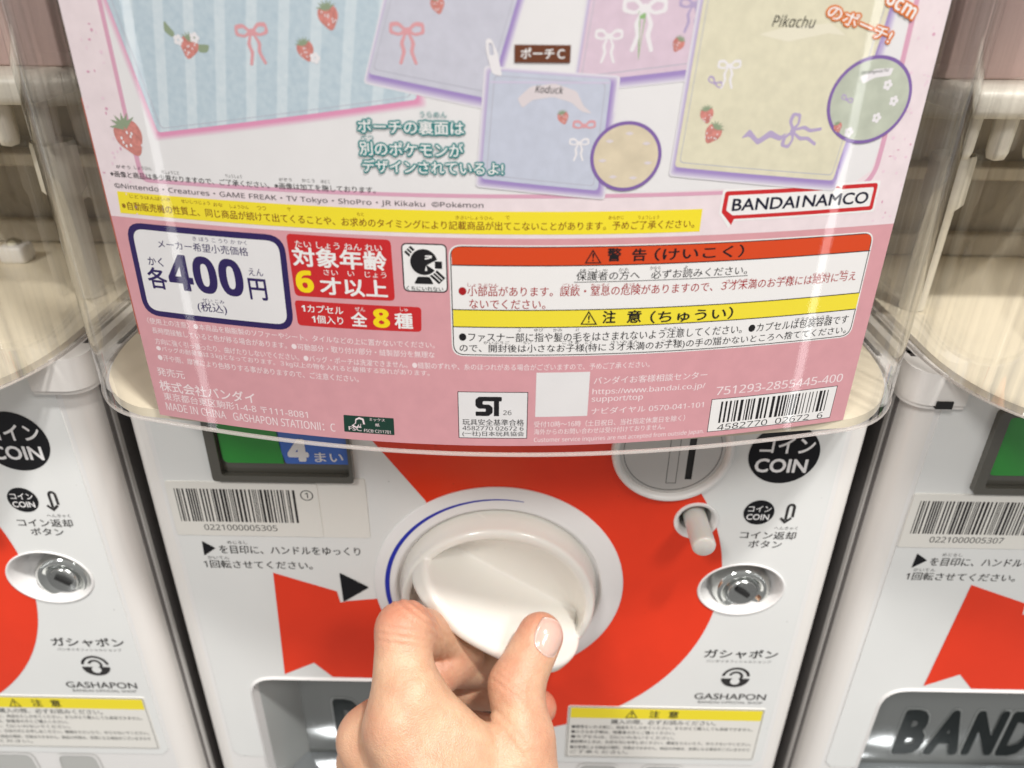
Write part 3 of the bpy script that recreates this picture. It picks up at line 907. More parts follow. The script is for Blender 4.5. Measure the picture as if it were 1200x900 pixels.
# coin slot
m = MB()
CS = (0.0680, 0.0722)
m.lathe([(0.0237, -0.0004), (0.0236, -0.0024), (0.0228, -0.0036), (0.0216, -0.0037), (0.0208, -0.0028), (0.0204, -0.0010)], CS[0], CS[1], 'white_plastic', 96)
slot = m.build('coin_slot', machine, True, 60)
m = MB()
m.flat([ring(CS[0], CS[1], 0.0207, n=96), rect(0.0741, 0.0585, 0.0768, 0.088)], -0.0012, 'slot_metal')
m.prism(rect(0.0741, 0.0585, 0.0768, 0.088)[::-1], -0.0012, 0.0, 'dark_hole', False)
m.flat([rect(0.0738, 0.058, 0.0771, 0.089)], -0.0007, 'dark_hole')
m.lathe([(0.0190, -0.00135), (0.0188, -0.00135)], CS[0], CS[1], 'soft_print', 96)
m.flat([rect(0.0668, 0.0565, 0.0708, 0.088), rect(0.0670, 0.0567, 0.0706, 0.0878)], -0.00128, 'soft_print')
m.build('slot_plate', slot)

# coin return button
m = MB()
m.lathe([(0.0092, -0.0006), (0.0090, -0.0012), (0.0084, -0.0013), (0.0074, -0.0006), (0.0066, 0.0015)], BUT[0], BUT[1], 'white_plastic', 64)
m.lathe([(0.0066, 0.0015), (0.0062, 0.012), (0.0, 0.012)], BUT[0], BUT[1], 'vent_grey', 64)
btn = m.build('coin_return_button', machine, True, 60)
m = MB()
m.lathe([(0.0047, 0.010), (0.0047, -0.0160), (0.0043, -0.0169), (0.0036, -0.0173), (0.0, -0.0174)], BUT[0], BUT[1], 'rod_grey', 48)
m.build('button_rod', btn, True, 60)

# key lock
m = MB()
k = LOCK[2] / LOCK[3]
m.lathe([(0.0149, -0.0005), (0.0147, -0.0010), (0.0142, -0.0010), (0.0137, -0.0002), (0.0128, 0.004), (0.0118, 0.0085), (0.0100, 0.0105), (0.0, 0.011)], LOCK[0], LOCK[1], 'white_plastic', 96, k)
lock = m.build('key_lock', machine, True)
LC = (0.1080, -0.0052)
m = MB()
m.lathe([(0.0128, 0.012), (0.0130, 0.0068), (0.0126, 0.0046), (0.0114, 0.0030), (0.0100, 0.0024), (0.0090, 0.0030), (0.0080, 0.0042), (0.0074, 0.0046), (0.0070, 0.0046)], LC[0], LC[1], 'chrome', 72)
bez = m.build('lock_bezel', lock, True)
m = MB()
m.lathe([(0.0070, 0.0049), (0.0068, 0.0034), (0.0062, 0.0028), (0.0046, 0.0032), (0.0, 0.0036)], LC[0], LC[1], 'lock_plug', 48)
a = math.radians(-35)
def rot2(x, z):
    return (LC[0] + x * math.cos(a) - z * math.sin(a), LC[1] + x * math.sin(a) + z * math.cos(a))
kw = [rot2(-0.0036, -0.0010), rot2(0.0036, -0.0010), rot2(0.0036, 0.0010), rot2(-0.0036, 0.0010)]
m.flat([kw], 0.0026, 'dark_hole')
m.prism(kw, 0.0026, 0.004, 'dark_hole', False)
m.build('lock_plug', lock, True, 40)

# coin sign and coin return sign
m = MB()
m.flat([ring(0.1114, 0.0706, 0.0137, n=72)], -0.0006, 'black_print')
m.text('コイン', 0.1015, 0.0712, 0.1226, 0.0786, -0.00075, 'ink_white', 3)
m.text('COIN', 0.1008, 0.0621, 0.1213, 0.0687, -0.00075, 'ink_white', 4)
m.build('coin_sign', machine)
m = MB()
m.flat([ring(0.1064, 0.0421, 0.0062, n=48)], -0.0006, 'black_print')
m.text('コイン', 0.1018, 0.0425, 0.1111, 0.0456, -0.00075, 'ink_white', 2)
m.text('COIN', 0.1016, 0.0384, 0.1108, 0.0414, -0.00075, 'ink_white', 3)
pa = [(0.1172, 0.0385), (0.1172, 0.0440)] + [(0.11905 + 0.00185 * math.cos(t), 0.0447 + 0.0022 * math.sin(t)) for t in np.linspace(math.pi, 0, 13)] + [(0.1209, 0.0400)]
th = 0.00055
pb = [(0.1172 + 2 * th, 0.0385), (0.1172 + 2 * th, 0.0440)] + [(0.11905 + 0.00075 * math.cos(t), 0.0447 + 0.0011 * math.sin(t)) for t in np.linspace(math.pi, 0, 13)] + [(0.1209 - 2 * th, 0.0400)]
m.flat([pa + pb[::-1]], -0.0006, 'soft_print')
m.flat([[(0.1177, 0.0366), (0.1203, 0.0392), (0.1195, 0.0399), (0.1177, 0.0381), (0.1160, 0.0399), (0.1152, 0.0392)]], -0.00062, 'soft_print')
m.text('コイン返却', 0.1006, 0.0283, 0.1236, 0.0324, -0.0006, 'soft_print', 1)
m.text('へんきゃく', 0.1140, 0.0334, 0.1236, 0.0351, -0.0006, 'grey_print', 0)
m.text('ボタン', 0.1048, 0.0237, 0.1186, 0.0275, -0.0006, 'soft_print', 1)
m.build('coin_return_sign', machine)

# maker's logo
m = MB()
Y = -0.0006
m.text('ガシャポン', 0.0951, -0.0423, 0.1287, -0.0366, Y, 'soft_print', 2)
m.text('バンダイオフィシャルショップ', 0.0966, -0.0452, 0.1264, -0.0434, Y, 'grey_print', 0)
cx, cz, rr_ = 0.1117, -0.0549, 0.0066
top = [(cx + rr_ * math.cos(t), cz + rr_ * math.sin(t)) for t in np.radians(np.linspace(8, 172, 25))]
tin = [(cx + (rr_ - 0.0013) * math.cos(t), cz + (rr_ - 0.0013) * math.sin(t)) for t in np.radians(np.linspace(172, 8, 25))]
m.flat([top + tin], Y, 'soft_print')
t2 = [(cx + 0.0034 * math.cos(t), cz + 0.0006 + 0.0034 * math.sin(t)) for t in np.radians(np.linspace(-40, 165, 21))]
t3 = [(cx + 0.0022 * math.cos(t), cz + 0.0006 + 0.0022 * math.sin(t)) for t in np.radians(np.linspace(165, -40, 21))]
m.flat([t2 + t3], Y, 'soft_print')
bot = [(cx + rr_ * math.cos(t), cz - 0.0008 + (rr_ - 0.0008) * math.sin(t)) for t in np.radians(np.linspace(180, 360, 29))]
m.flat([bot], Y - 0.00003, 'soft_print')
m.flat([ring(cx, cz - 0.0026, 0.0022, n=24)], Y - 0.0001, 'sheet_white')
m.text('GASHAPON', 0.0942, -0.0703, 0.1281, -0.0662, Y, 'soft_print', 1)
m.text('BANDAI OFFICIAL SHOP', 0.0964, -0.0731, 0.1270, -0.0715, Y, 'grey_print', 0)
m.build('brand_logo', machine)

# caution sticker
m = MB()
m.prism(rect(0.0346, -0.1150, 0.1296, -0.0765, 0.0012), -0.0007, -0.0004, 'sticker_cream')
m.flat([rect(0.0352, -0.1145, 0.1290, -0.0771, 0.001), rect(0.0355, -0.1142, 0.1287, -0.0774, 0.0008)], -0.00076, 'grey_print')
m.flat([rect(0.0360, -0.0851, 0.1284, -0.0778)], -0.00078, 'warn_yellow')
tri = [(0.0625, -0.0844), (0.0685, -0.0844), (0.0655, -0.0786)]
m.flat([tri, [(0.0632, -0.0840), (0.0678, -0.0840), (0.0655, -0.0795)][::-1]], -0.0009, 'soft_print')
m.text('!', 0.0651, -0.0837, 0.0659, -0.0806, -0.0009, 'soft_print', 1)
m.text('注', 0.0740, -0.0840, 0.0790, -0.0789, -0.0009, 'soft_print', 2)
m.text('意', 0.0832, -0.0840, 0.0882, -0.0789, -0.0009, 'soft_print', 2)
m.text('購入の際、必ずお読みください。', 0.0560, -0.0892, 0.1070, -0.0858, -0.0008, 'grey_print', 1)
rows = [('■硬貨をいれる前に、商品をたしかめてください。まちがえて購入しても返金できません。', 0.1255, -0.0928),
        ('■小さなお子様は、保護者の方とご購入ください。', 0.088, -0.0965),
        ('■カプセルは、口にいれないでください。', 0.088, -0.1002),
        ('■故障のときは、お店の方にお申し出ください。機械をたたいたり、ゆらさないでください。', 0.1265, -0.1040),
        ('■お客様による商品の選択、交換はできません。商品の内容は、変更になる場合がございますので', 0.1265, -0.1082),
        ('　ご了承ください。', 0.066, -0.1118)]
for tx, xe, zb in rows:
    m.text(tx, 0.0370, zb, xe, zb + 0.0025, -0.0008, 'grey_print', 1)
m.build('caution_sticker', machine)

# prize tray: dark glossy flap in a recess
m = MB()
fr = rounded([(-0.117, -0.160), (0.019, -0.160), (0.019, -0.0615), (-0.117, -0.0615)], [0.001, 0.001, 0.012, 0.012], 8)
bk = rounded([(-0.103, -0.160), (0.009, -0.160), (0.009, -0.0700), (-0.103, -0.0700)], [0.001, 0.001, 0.014, 0.014], 8)
steps = [(0.0, -0.0012, 'white_plastic'), (0.10, 0.004, 'white_plastic'), (0.45, 0.011, 'tray_edge'), (0.8, 0.018, 'tray_edge'), (1.0, 0.022, 'tray_edge')]
A, B = np.array(fr), np.array(bk)
lp = np.array(rounded([(-0.1183, -0.160), (0.0203, -0.160), (0.0203, -0.0602), (-0.1183, -0.0602)], [0.001, 0.001, 0.013, 0.013], 8))
prev = np.column_stack([lp[:, 0], np.full(len(lp), -0.0004), lp[:, 1]])
n = len(A)
for t, y, mt in steps:
    q = A * (1 - t) + B * t
    cur = np.column_stack([q[:, 0], np.full(n, y), q[:, 1]])
    m.add(np.concatenate([prev, cur]), [[i, (i + 1) % n, (i + 1) % n + n, i + n] for i in range(n)], mt)
    prev = cur
tray = m.build('prize_tray', machine, True, 60)
m = MB()
x = -0.0868
YF = 0.0215
letters = []
for ch, wd in (('B', 0.0155), ('A', 0.0190), ('N', 0.0170), ('D', 0.0160), ('A', 0.0180), ('I', 0.0032)):
    letters.append((ch, x, x + wd)); x += wd + 0.0015
m.flat([bk], YF, 'tray_grey')
flap = m.build('tray_flap', tray)
m = MB()
for ch, a0, a1 in letters:
    v, t = glyphs(ch, 9)
    m.text(ch, a0 - 0.0007, -0.1387, a1 + 0.0007, -0.1013, YF - 0.0003, 'tray_edge', 9)
    m.text(ch, a0, -0.1380, a1, -0.1020, YF - 0.0006, 'tray_letter', 8)
m.build('raised_lettering', tray)
m = MB()
m.box(-0.110, 0.0135, 0.0, 0.021, -0.150, -0.1445, 'tray_shelf', 0.0015)
m.build('tray_lip', tray, True, 40)

# finger recesses under the sticker
m = MB()
for x0, x1 in ((0.0395, 0.0645), (0.0725, 0.0975)):
    l = rounded([(x0, -0.150), (x1, -0.150), (x1 - 0.002, -0.1205), (x0 + 0.002, -0.1205)], [0.001, 0.001, 0.004, 0.004])
    m.flat([l], -0.0002, 'vent_grey')
    l2 = inset(l, 0.0012)
    m.flat([l, l2[::-1]], -0.0006, 'white_plastic')
m.build('finger_recess', machine)

# shoulder posts at both upper corners
for sgn in (-1, 1):
    m = MB()
    pl = [(0.1270, 0.0)] + [(0.1275, -0.004)] + [(0.1395 + 0.0085 * math.sin(t), 0.0045 - 0.0085 * math.cos(t)) for t in np.linspace(0, math.pi / 2, 8)] + [(0.148, 0.05), (0.127, 0.05)]
    pl = [(sgn * px_, py_) for px_, py_ in pl]
    if sgn < 0:
        pl = pl[::-1]
    m.slab(pl, 0.0955, 0.1085, 'cream_plastic')
    pin = [(p[0] * 0.998, p[1] + (0.0012 if p[1] < 0.04 else 0)) for p in pl]
    m.slab(pin, 0.0935, 0.0955, 'cream_plastic')
    if sgn < 0:
        m.box(sgn * 0.1355 - 0.003, sgn * 0.1355 + 0.003, -0.0047, 0.0, 0.0945, 0.0975, 'dark_hole')
    m.build('shoulder_post', machine, True, 35)

# clear capsule case
def front_y(x):
    return -0.0602 + 1.54 * x * x - 11.99 * x ** 4

def cover_line(off):
    xs = np.linspace(0, 0.112 - off * 0.6, 20)
    pts = [(x, front_y(x) + off) for x in xs]
    x1, y1 = pts[-1]
    sl = 2 * 1.54 * x1 - 4 * 11.99 * x1 ** 3
    ex, ey = 0.1415 - off, 0.012
    p1 = np.array([x1, y1]); p3 = np.array([ex, ey])
    c1 = p1 + np.array([1, sl]) * 0.020; c2 = p3 - np.array([0, 1]) * 0.024
    for t in np.linspace(0, 1, 19)[1:]:
        q = (1 - t) ** 3 * p1 + 3 * t * (1 - t) ** 2 * c1 + 3 * t * t * (1 - t) * c2 + t ** 3 * p3
        pts.append(tuple(q))
    for y in np.linspace(0.03, 0.20, 8):
        pts.append((ex, y))
    half = [(-x, y) for x, y in pts[:0:-1]]
    return half + pts

ZB = 0.1085
m = MB()
m.sweep_z(cover_line(0.0), ZB + 0.0006, 0.43, 'clear_plastic')
cover = m.build('clear_cover', machine, True)
m = MB()
o_, i_ = cover_line(-0.0003), cover_line(0.0011)
n = len(o_)
v = []
for l, z in ((o_, ZB), (o_, ZB + 0.0004), (cover_line(0.0), ZB + 0.0008), (cover_line(0.0008), ZB + 0.0008), (i_, ZB + 0.0004), (i_, ZB)):
    v.append(np.column_stack([np.array(l), np.full(n, z)]))
f = []
for r_ in range(6):
    for i in range(n - 1):
        a_, b_ = r_ * n + i, ((r_ + 1) % 6) * n + i
        f.append([a_, a_ + 1, b_ + 1, b_])
m.add(np.concatenate(v), f, 'rim_plastic')
m.build('cover_rim', machine, True, 50)
m = MB()
fl = [(x_, y_ + 0.0045 * max(0.0, 1 - (abs(x_) / 0.113) ** 4)) for x_, y_ in cover_line(0.0030)]
m.slab(fl, ZB - 0.001, ZB + 0.0022, 'floor_cream')
m.build('case_floor', machine, True, 40)
m = MB()
m.slab(cover_line(0.001), 0.420, 0.430, 'cream_plastic')  # unseen lid, blocks overhead light; height set to let some reach the floor
m.build('case_lid', machine)
# works inside the case
m = MB()
m.box(-0.139, 0.139, 0.125, 0.129, 0.111, 0.42, 'inner_dark')
m.box(-0.139, 0.139, 0.116, 0.1245, 0.111, 0.122, 'inner_brown', 0.002)
m.box(-0.139, 0.139, 0.110, 0.1245, 0.150, 0.156, 'inner_brown', 0.001)
m.build('case_back', machine)
m = MB()
m.box(-0.137, 0.137, 0.030, 0.1045, 0.1905, 0.2005, 'inner_cream', 0.003)
m.box(-0.137, 0.137, 0.055, 0.062, 0.2005, 0.42, 'inner_pink', 0.001)
works = m.build('dispenser_shelf', machine, True, 40)
for sgn in (-1, 1):
    for q, yy in ((0.1315, 0.040), (0.1185, 0.040), (0.105, 0.040)):
        m = MB()
        m.lathe([(0.0042, 0.192), (0.0038, 0.178), (0.0030, 0.1755), (0.0, 0.1745)], sgn * q, yy, 'inner_cream', 24, axis='z')
        m.build('peg', works, True)
    m = MB()
    m.lathe([(0.0075, 0.1745), (0.0080, 0.173), (0.0080, 0.156), (0.0055, 0.153), (0.0050, 0.111)], sgn * 0.127, 0.052, 'inner_cream', 32, axis='z')
    m.build('pillar', works, True, 40)
    if sgn < 0:
        continue
    m = MB()
    m.box(0.073 - 0.006, 0.073 + 0.006, 0.086, 0.097, 0.1105, 0.119, 'white_plastic', 0.002)
    m.lathe([(0.0, 0.1218), (0.002, 0.1214), (0.0033, 0.1202), (0.0034, 0.119)], 0.073, 0.0915, 'chrome', 24, axis='z')
    m.build('screw_block', works, True, 40)

# ---------------------------------------------------------------- the two neighbours
def copy_tree(o, parent=None):
    c = o.copy()
    COL.objects.link(c)
    if parent:
        c.parent = parent
    for ch in list(o.children):
        copy_tree(ch, c)
    return c

def restick(root, number):
    for ch in root.children:
        if ch.name.startswith('barcode_sticker'):
            for g in list(ch.children):
                if g.name.startswith('barcode_number'):
                    bpy.data.objects.remove(g)
            if number:
                q = MB()
                q.text(number, -0.1213, 0.0285, -0.0910, 0.0315, -0.00108, 'soft_print', 0)
                q.build('barcode_number', ch)

right = copy_tree(machine)
right.location = (0.2999, 0, 0)
right['label'] = 'white capsule toy machine cut off at the right edge, barcode sticker ending 307'
restick(right, '0221000005307')
left = copy_tree(machine)
left.location = (-0.2999, 0, 0)
left['label'] = 'white capsule toy machine cut off at the left edge, beside the gripped machine'
restick(left, None)

# ---------------------------------------------------------------- the printed card behind the clear cover
card = empty('display_card', (0, -0.056, 0.112), 'pink printed product card with a 400 yen price box, curved behind the clear cover', 'display card')
X0C = -0.0036

def card_y(x):
    q = x - X0C
    return -0.058 + 1.54064 * q * q - 11.9887 * q ** 4

class Card(MB):
    """shapes given in millimetres, wrapped on the curved card"""
    def put(s, v, t, m, layer):
        v = np.asarray(v) * MM
        y = card_y(v[:, 0]) - 0.000012 * layer - np.arange(len(v)) / max(len(v), 1) * 0.000006
        s.add(np.column_stack([v[:, 0], y, v[:, 1]]) - np.array(card.location), t, m)

    def shape(s, loops, m, layer, step=5.0):
        v, t = fill(loops)
        if v[:, 0].max() - v[:, 0].min() > step:
            bm = bmesh.new()
            vs = [bm.verts.new((q[0], q[1], 0)) for q in v]
            for a in t:
                try:
                    bm.faces.new([vs[i] for i in a])
                except ValueError:
                    pass
            x = math.ceil(v[:, 0].min() / step) * step
            while x < v[:, 0].max():
                bmesh.ops.bisect_plane(bm, geom=bm.verts[:] + bm.edges[:] + bm.faces[:], plane_co=(x, 0, 0), plane_no=(1, 0, 0))
                x += step
            bm.verts.index_update()
            v = np.array([q.co[:2] for q in bm.verts]); t = [[q.index for q in f_.verts] for f_ in bm.faces]
            bm.free()
            t = [a if ccw(v, a) else a[::-1] for a in t]
        s.put(v, t, m, layer)
        return s

    def line(s, body, x0, z0, x1, z1, h, m, bold, layer):
        if m.endswith('_outline'):
            c = m.split('_')[0]
            v, t = glyphs(body, 17, 2)
            s.put(place(v, x0, z0, x1, z1, h), t, 'ink_' + c, layer)
            v, t = glyphs(body, 2)
            s.put(place(v, x0, z0, x1, z1, h), t, 'ink_white', layer + 1)
            return s
        v, t = glyphs(body, bold)
        s.put(place(v, x0, z0, x1, z1, h), t, m, layer)
        return s

    def texts(s, group, layer=4):
        for g, body, x0, z0, x1, z1, h, m, b in CARD_TEXT:
            if g == group:
                s.line(body, x0, z0, x1, z1, h, m, b, layer)
        return s

def ccw(v, a):
    p = v[a]
    q = np.roll(p, -1, 0)
    return (p[:, 0] * q[:, 1] - q[:, 0] * p[:, 1]).sum() > 0

def place(v, x0, z0, x1, z1, h):
    d = np.array([x1 - x0, z1 - z0]); L = np.linalg.norm(d); e = d / L; nn = np.array([-e[1], e[0]])
    return np.array([x0, z0]) + v[:, :1] * L * e + v[:, 1:] * h * nn

S = CARD_SHAPES
CL, CR = -105.3, 111.2
m = Card()
m.shape([[(CL, 110.7), (CR, 110.7), (CR, 330), (CL, 330)]], 'paper_pink', 0)
m.shape([[(CL, 174.8), (CR, 174.8), (CR, 330), (CL, 330)]], 'paper_blush', 1)
b = S['border']
white = [(-93.9, 330), (-93.0, 202), (-92.0, 186.2)] + [(13.8, 186.0), (56.5, 186.9), (96, 187.2), (100.2, 190), (100.9, 196), (100.4, 330)]
m.shape([white], 'paper_white', 2)
pl = [(-95.1, 330), (-94.2, 202), (-93.6, 185.0), (100.0, 185.6), (102.2, 190), (102.5, 198), (102.0, 330)]
m.shape([rounded(pl, [0, 0, 3, 6, 2, 2, 0]), rounded([(-93.9, 330), (-93.0, 202), (-92.2, 186.0), (98.6, 186.6), (100.8, 190), (101.1, 198), (100.6, 330)], [0, 0, 3, 6, 2, 2, 0])[::-1]], 'line_pink', 3)
rs = random.Random(5)
for _ in range(70):
    px_, pz_ = (rs.uniform(-104.5, -96) if rs.random() < 0.4 else rs.uniform(103.4, 110.5)), rs.uniform(176, 235)
    m.shape([ring(px_, pz_, rs.uniform(0.15, 0.5), rs.uniform(0.15, 0.5), 8)], 'shade_pink' if rs.random() < 0.7 else 'line_pink', 4)
m.build('card_sheet', card)

def frame(mb, pts, r, wd, edge, inner, layer):
    mb.shape([rounded(pts, r)], edge, layer)
    mb.shape([rounded(inset(pts, wd), max(r - wd, 0.2))], inner, layer + 1)

# price box
m = Card(); frame(m, [(-102.0, 145.6), (-55.6, 145.6), (-54.9, 173.5), (-101.4, 173.5)], 5.2, 1.75, 'ink_violet', 'paper_white', 2)
m.texts('price'); m.build('price_label', card)
m = Card(); m.shape([rounded(S['age_box'][::-1], 1.4)], 'label_red', 2); m.texts('age'); m.build('age_label', card)
m = Card(); m.shape([rounded(S['count_box'][::-1], 1.2)], 'label_red', 2); m.texts('count'); m.build('count_label', card)
# keep-out-of-mouth mark
m = Card(); frame(m, [(-23.6, 159.5), (-11.6, 159.5), (-11.6, 173.1), (-23.6, 173.1)], 1.6, 0.35, 'ink', 'ink_white', 2)
m.shape([[(-22.9, 170.6), (-21.1, 172.4), (-12.2, 163.7), (-14.0, 161.9)]], 'ink', 4)
m.shape([[(-22.4, 171.1), (-21.6, 171.9), (-12.9, 163.4), (-13.7, 162.6)]], 'ink_white', 5)
m.shape([[(-22.2, 171.3), (-21.8, 171.7), (-13.1, 163.2), (-13.5, 162.8)]], 'ink', 6)
m.shape([ring(-17.8, 168.0, 4.0, n=36)], 'ink_white', 7)
m.shape([[(-17.0, 167.2)] + [(-17.8 + 3.6 * math.cos(t), 168.0 + 3.6 * math.sin(t)) for t in np.radians(np.linspace(12, 322, 34))]], 'ink', 8)
m.shape([rect(-14.9, 166.3, -13.0, 168.3)], 'ink', 8)
m.shape([rounded([(-20.6, 161.9), (-15.4, 161.9), (-16.4, 163.9), (-19.6, 163.9)], 0.4)], 'ink', 8)
m.shape([rect(-17.4, 169.5, -15.6, 169.9)], 'ink_white', 9)
m.shape([[(-17.4, 168.7), (-15.6, 169.2), (-15.7, 169.6), (-17.5, 169.1)]], 'ink_white', 9)
m.shape([rounded([(-17.6, 165.6), (-16.9, 165.6), (-17.2, 167.2)], 0.25)], 'ink_white', 9)
m.texts('mouth', 9); m.build('safety_mark', card)
# warning panel
m = Card()
wb = [(-11.0, 140.6), (106.3, 140.6), (105.9, 173.0), (-11.2, 173.0)]
m.shape([rounded(inset(wb, -0.0), 3.4)], 'ink_white', 2)
m.shape([rounded(inset(wb, 0.35), 3.2)], 'ink', 3)
iw = inset(wb, 0.62)
m.shape([rounded(iw, 3.0)], 'ink_white', 4)
m.shape([rounded([(-10.4, 167.5), (105.4, 167.5), (105.3, 172.4), (-10.5, 172.4)], [0, 0, 3, 3])], 'warn_orange', 5)
m.shape([rect(-10.4, 149.7, 105.8, 154.7)], 'warn_yellow', 5)
for z in (167.4, 154.7, 149.6):
    m.shape([rect(-10.5, z - 0.14, 105.8, z + 0.14)], 'ink', 6)
m.shape([rect(22.0, 162.66, 70.0, 162.84)], 'ink', 6)
for (ax_, az_), (bx_, bz_), (cx_, cz_) in ((S['warn_tris'][0], S['warn_tris'][1], S['warn_tris'][2]), (S['warn_tris'][3], S['warn_tris'][4], S['warn_tris'][5])):
    m.shape([[(ax_, az_), (bx_, bz_), (cx_, cz_)]], 'ink', 6)
    cc = np.array([(ax_ + bx_ + cx_) / 3, (az_ + bz_ + cz_) / 3])
    m.shape([[tuple(cc + (np.array(p) - cc) * 0.74) for p in ((ax_, az_), (bx_, bz_), (cx_, cz_))]], 'warn_orange' if az_ > 160 else 'warn_yellow', 7)
    m.line('!', cc[0] - 0.28, az_ + 0.6, cc[0] + 0.28, az_ + 0.6, 2.2, 'ink', 2, 8)
m.texts('warn', 6); m.build('warning_label', card)
# yellow strip
m = Card(); m.shape([[(-102.0, 175.9), (54.5, 175.9), (54.5, 181.9), (-101.5, 181.9)]], 'strip_yellow', 4); m.texts('strip', 5); m.build('notice_strip', card)
m = Card(); m.texts('note', 5); m.build('copyright_text', card)
m = Card(); m.texts('usage', 2); m.build('usage_text', card)
m = Card(); m.texts('maker', 2); m.build('maker_text', card)
m = Card(); m.texts('support', 2); m.build('support_text', card)
# paper mark
m = Card(); m.shape([rounded([(-44.3, 113.3), (-29.0, 113.3), (-28.9, 119.2), (-44.0, 119.2)], 0.3)], 'paper_green', 2)
tr = [(-41.9, 115.6), (-40.6, 114.9), (-39.6, 116.2), (-39.6, 115.2), (-39.0, 115.2), (-39.0, 116.4), (-37.7, 116.4), (-38.0, 118.4), (-39.3, 118.8), (-40.5, 118.1), (-40.7, 116.6)]
tri_ = [tuple(np.mean(tr, axis=0) + (np.array(p) - np.mean(tr, axis=0)) * 0.72) for p in tr]
m.shape([tr, tri_], 'ink_pale', 3)
m.texts('paper', 4); m.build('paper_mark', card)
# toy safety mark
m = Card(); frame(m, [(-9.8, 113.3), (10.5, 113.3), (10.5, 129.2), (-9.8, 129.2)], 0.2, 0.22, 'ink', 'paper_white', 2)
s_ = [(-4.7, 121.1), (-0.9, 121.1), (0.3, 122.2), (0.3, 124.1), (-0.7, 125.0), (-2.6, 125.0), (-2.6, 126.1), (2.95, 126.1), (2.95, 127.6), (-3.7, 127.6), (-4.7, 126.6), (-4.7, 124.5), (-3.8, 123.6), (-1.7, 123.6), (-1.7, 122.6), (-4.7, 122.6)]
m.shape([rounded(s_, 0.35, 3)], 'ink', 4)
m.shape([[(0.65, 121.1), (2.15, 121.1), (2.15, 126.3), (0.65, 126.3)]], 'ink', 4)
m.texts('toy'); m.build('toy_safety_mark', card)
m = Card(); m.shape([rect(12.7, 120.8, 28.0, 135.5)], 'paper_white', 2); m.build('blank_patch', card)
# barcode
m = Card(); frame(m, [(65.4, 112.3), (106.2, 112.3), (106.2, 123.9), (65.3, 123.9)], 0.1, 0.2, 'ink', 'ink_white', 2)
rr = random.Random(11)
ws = [rr.choice((1, 1, 1, 2, 2, 3)) for _ in range(59)]
un_ = 35.0 / sum(ws); x = 68.5
for i, q in enumerate(ws):
    if i % 2 == 0:
        m.put(np.array([(x, 115.3), (x + q * un_ * 0.92, 115.3), (x + q * un_ * 0.92, 122.8), (x, 122.8)]), [[0, 1, 2, 3]], 'ink', 4)
    x += q * un_
m.texts('barcode'); m.build('barcode_label', card)
# logo box
m = Card()
lf = [(60.0, 186.3), (103.2, 186.6), (103.3, 179.2), (63.5, 178.9), (62.9, 177.3), (59.8, 180.8)]
big = [tuple(np.array([81, 182.6]) + (np.array(p) - np.array([81, 182.6])) * [1.03, 1.16]) for p in lf]
m.shape([rounded(big[::-1], [0.2, 0.2, 0.5, 0.8, 0.8, 0.8])], 'ink_white', 4)
m.shape([rounded(lf[::-1], [0.1, 0.1, 0.3, 0.8, 1.0, 0.8])], 'label_red', 5)
li = [(61.1, 185.2), (102.2, 185.5), (102.2, 180.3), (63.4, 179.9), (62.9, 179.9), (61.0, 181.3)]
m.shape([rounded(li[::-1], [0.2, 0.1, 0.1, 0.4, 0.6, 0.4])], 'ink_white', 6)
m.shape([[(87.2, 185.0), (92.6, 185.0), (92.8, 187.2), (87.0, 187.2)]], 'ink_white', 7)
m.shape([[(87.9, 185.6), (89.0, 186.3), (90.2, 185.9), (91.3, 186.4), (92.4, 185.7), (91.2, 185.9), (90.0, 185.5), (89.0, 185.9)]], 'label_red', 8)
m.texts('logo', 8); m.build('brand_label', card)

# printed pictures of the pouches
def berry(mb, x, z, r, layer, tilt=0.0):
    c, s = math.cos(tilt), math.sin(tilt)
    def W(p):
        return (x + r * (p[0] * c - p[1] * s), z + r * (p[0] * s + p[1] * c))
    mb.shape([[W(p) for p in rounded([(0, -1.35), (0.95, -0.1), (0.75, 0.75), (0, 0.65), (-0.75, 0.75), (-0.95, -0.1)], 0.55)]], 'berry', layer)
    for a in (20, 75, 105, 160, 130, 50):
        t = math.radians(a)
        b_ = (0, 0.55)
        mb.shape([[W((b_[0] - 0.2 * math.sin(t), b_[1] + 0.2 * math.cos(t))), W((b_[0] + 0.2 * math.sin(t), b_[1] - 0.2 * math.cos(t))), W((b_[0] + 0.95 * math.cos(t), b_[1] + 0.75 * math.sin(t)))]], 'leaf', layer + 1)
    rr_b = random.Random(int(x * 10))
    for _ in range(8):
        px_, pz_ = rr_b.uniform(-0.6, 0.6), rr_b.uniform(-0.8, 0.4)
        p = W((px_, pz_))
        mb.shape([ring(p[0], p[1], 0.07 * r, 0.1 * r, 6)], 'bow_white', layer + 2)

def bow(mb, x, z, r, col, layer, tails=True, tilt=0.0):
    c, s = math.cos(tilt), math.sin(tilt)
    def W(p):
        return (x + r * (p[0] * c - p[1] * s), z + r * (p[0] * s + p[1] * c))
    for k in (-1, 1):
        lp_ = rounded([(0, 0.08), (k * 0.5, 0.55), (k * 1.1, 0.5), (k * 1.15, -0.15), (k * 0.5, -0.3), (0, -0.08)], 0.2)
        hole = rounded([(k * 0.25, 0.06), (k * 0.55, 0.3), (k * 0.95, 0.25), (k * 0.9, -0.02), (k * 0.5, -0.12)], 0.1)
        mb.shape([[W(p) for p in lp_], [W(p) for p in hole]], col, layer)
        if tails:
            mb.shape([[W(p) for p in rounded([(0, -0.05), (k * 0.25, -0.7), (k * 0.12, -1.2), (k * 0.42, -2.0), (k * 0.62, -1.95), (k * 0.36, -1.2), (k * 0.5, -0.7), (k * 0.14, 0)], 0.15)]], col, layer)
    mb.shape([ring(x, z, 0.2 * r, 0.22 * r, 12)], col, layer + 1)

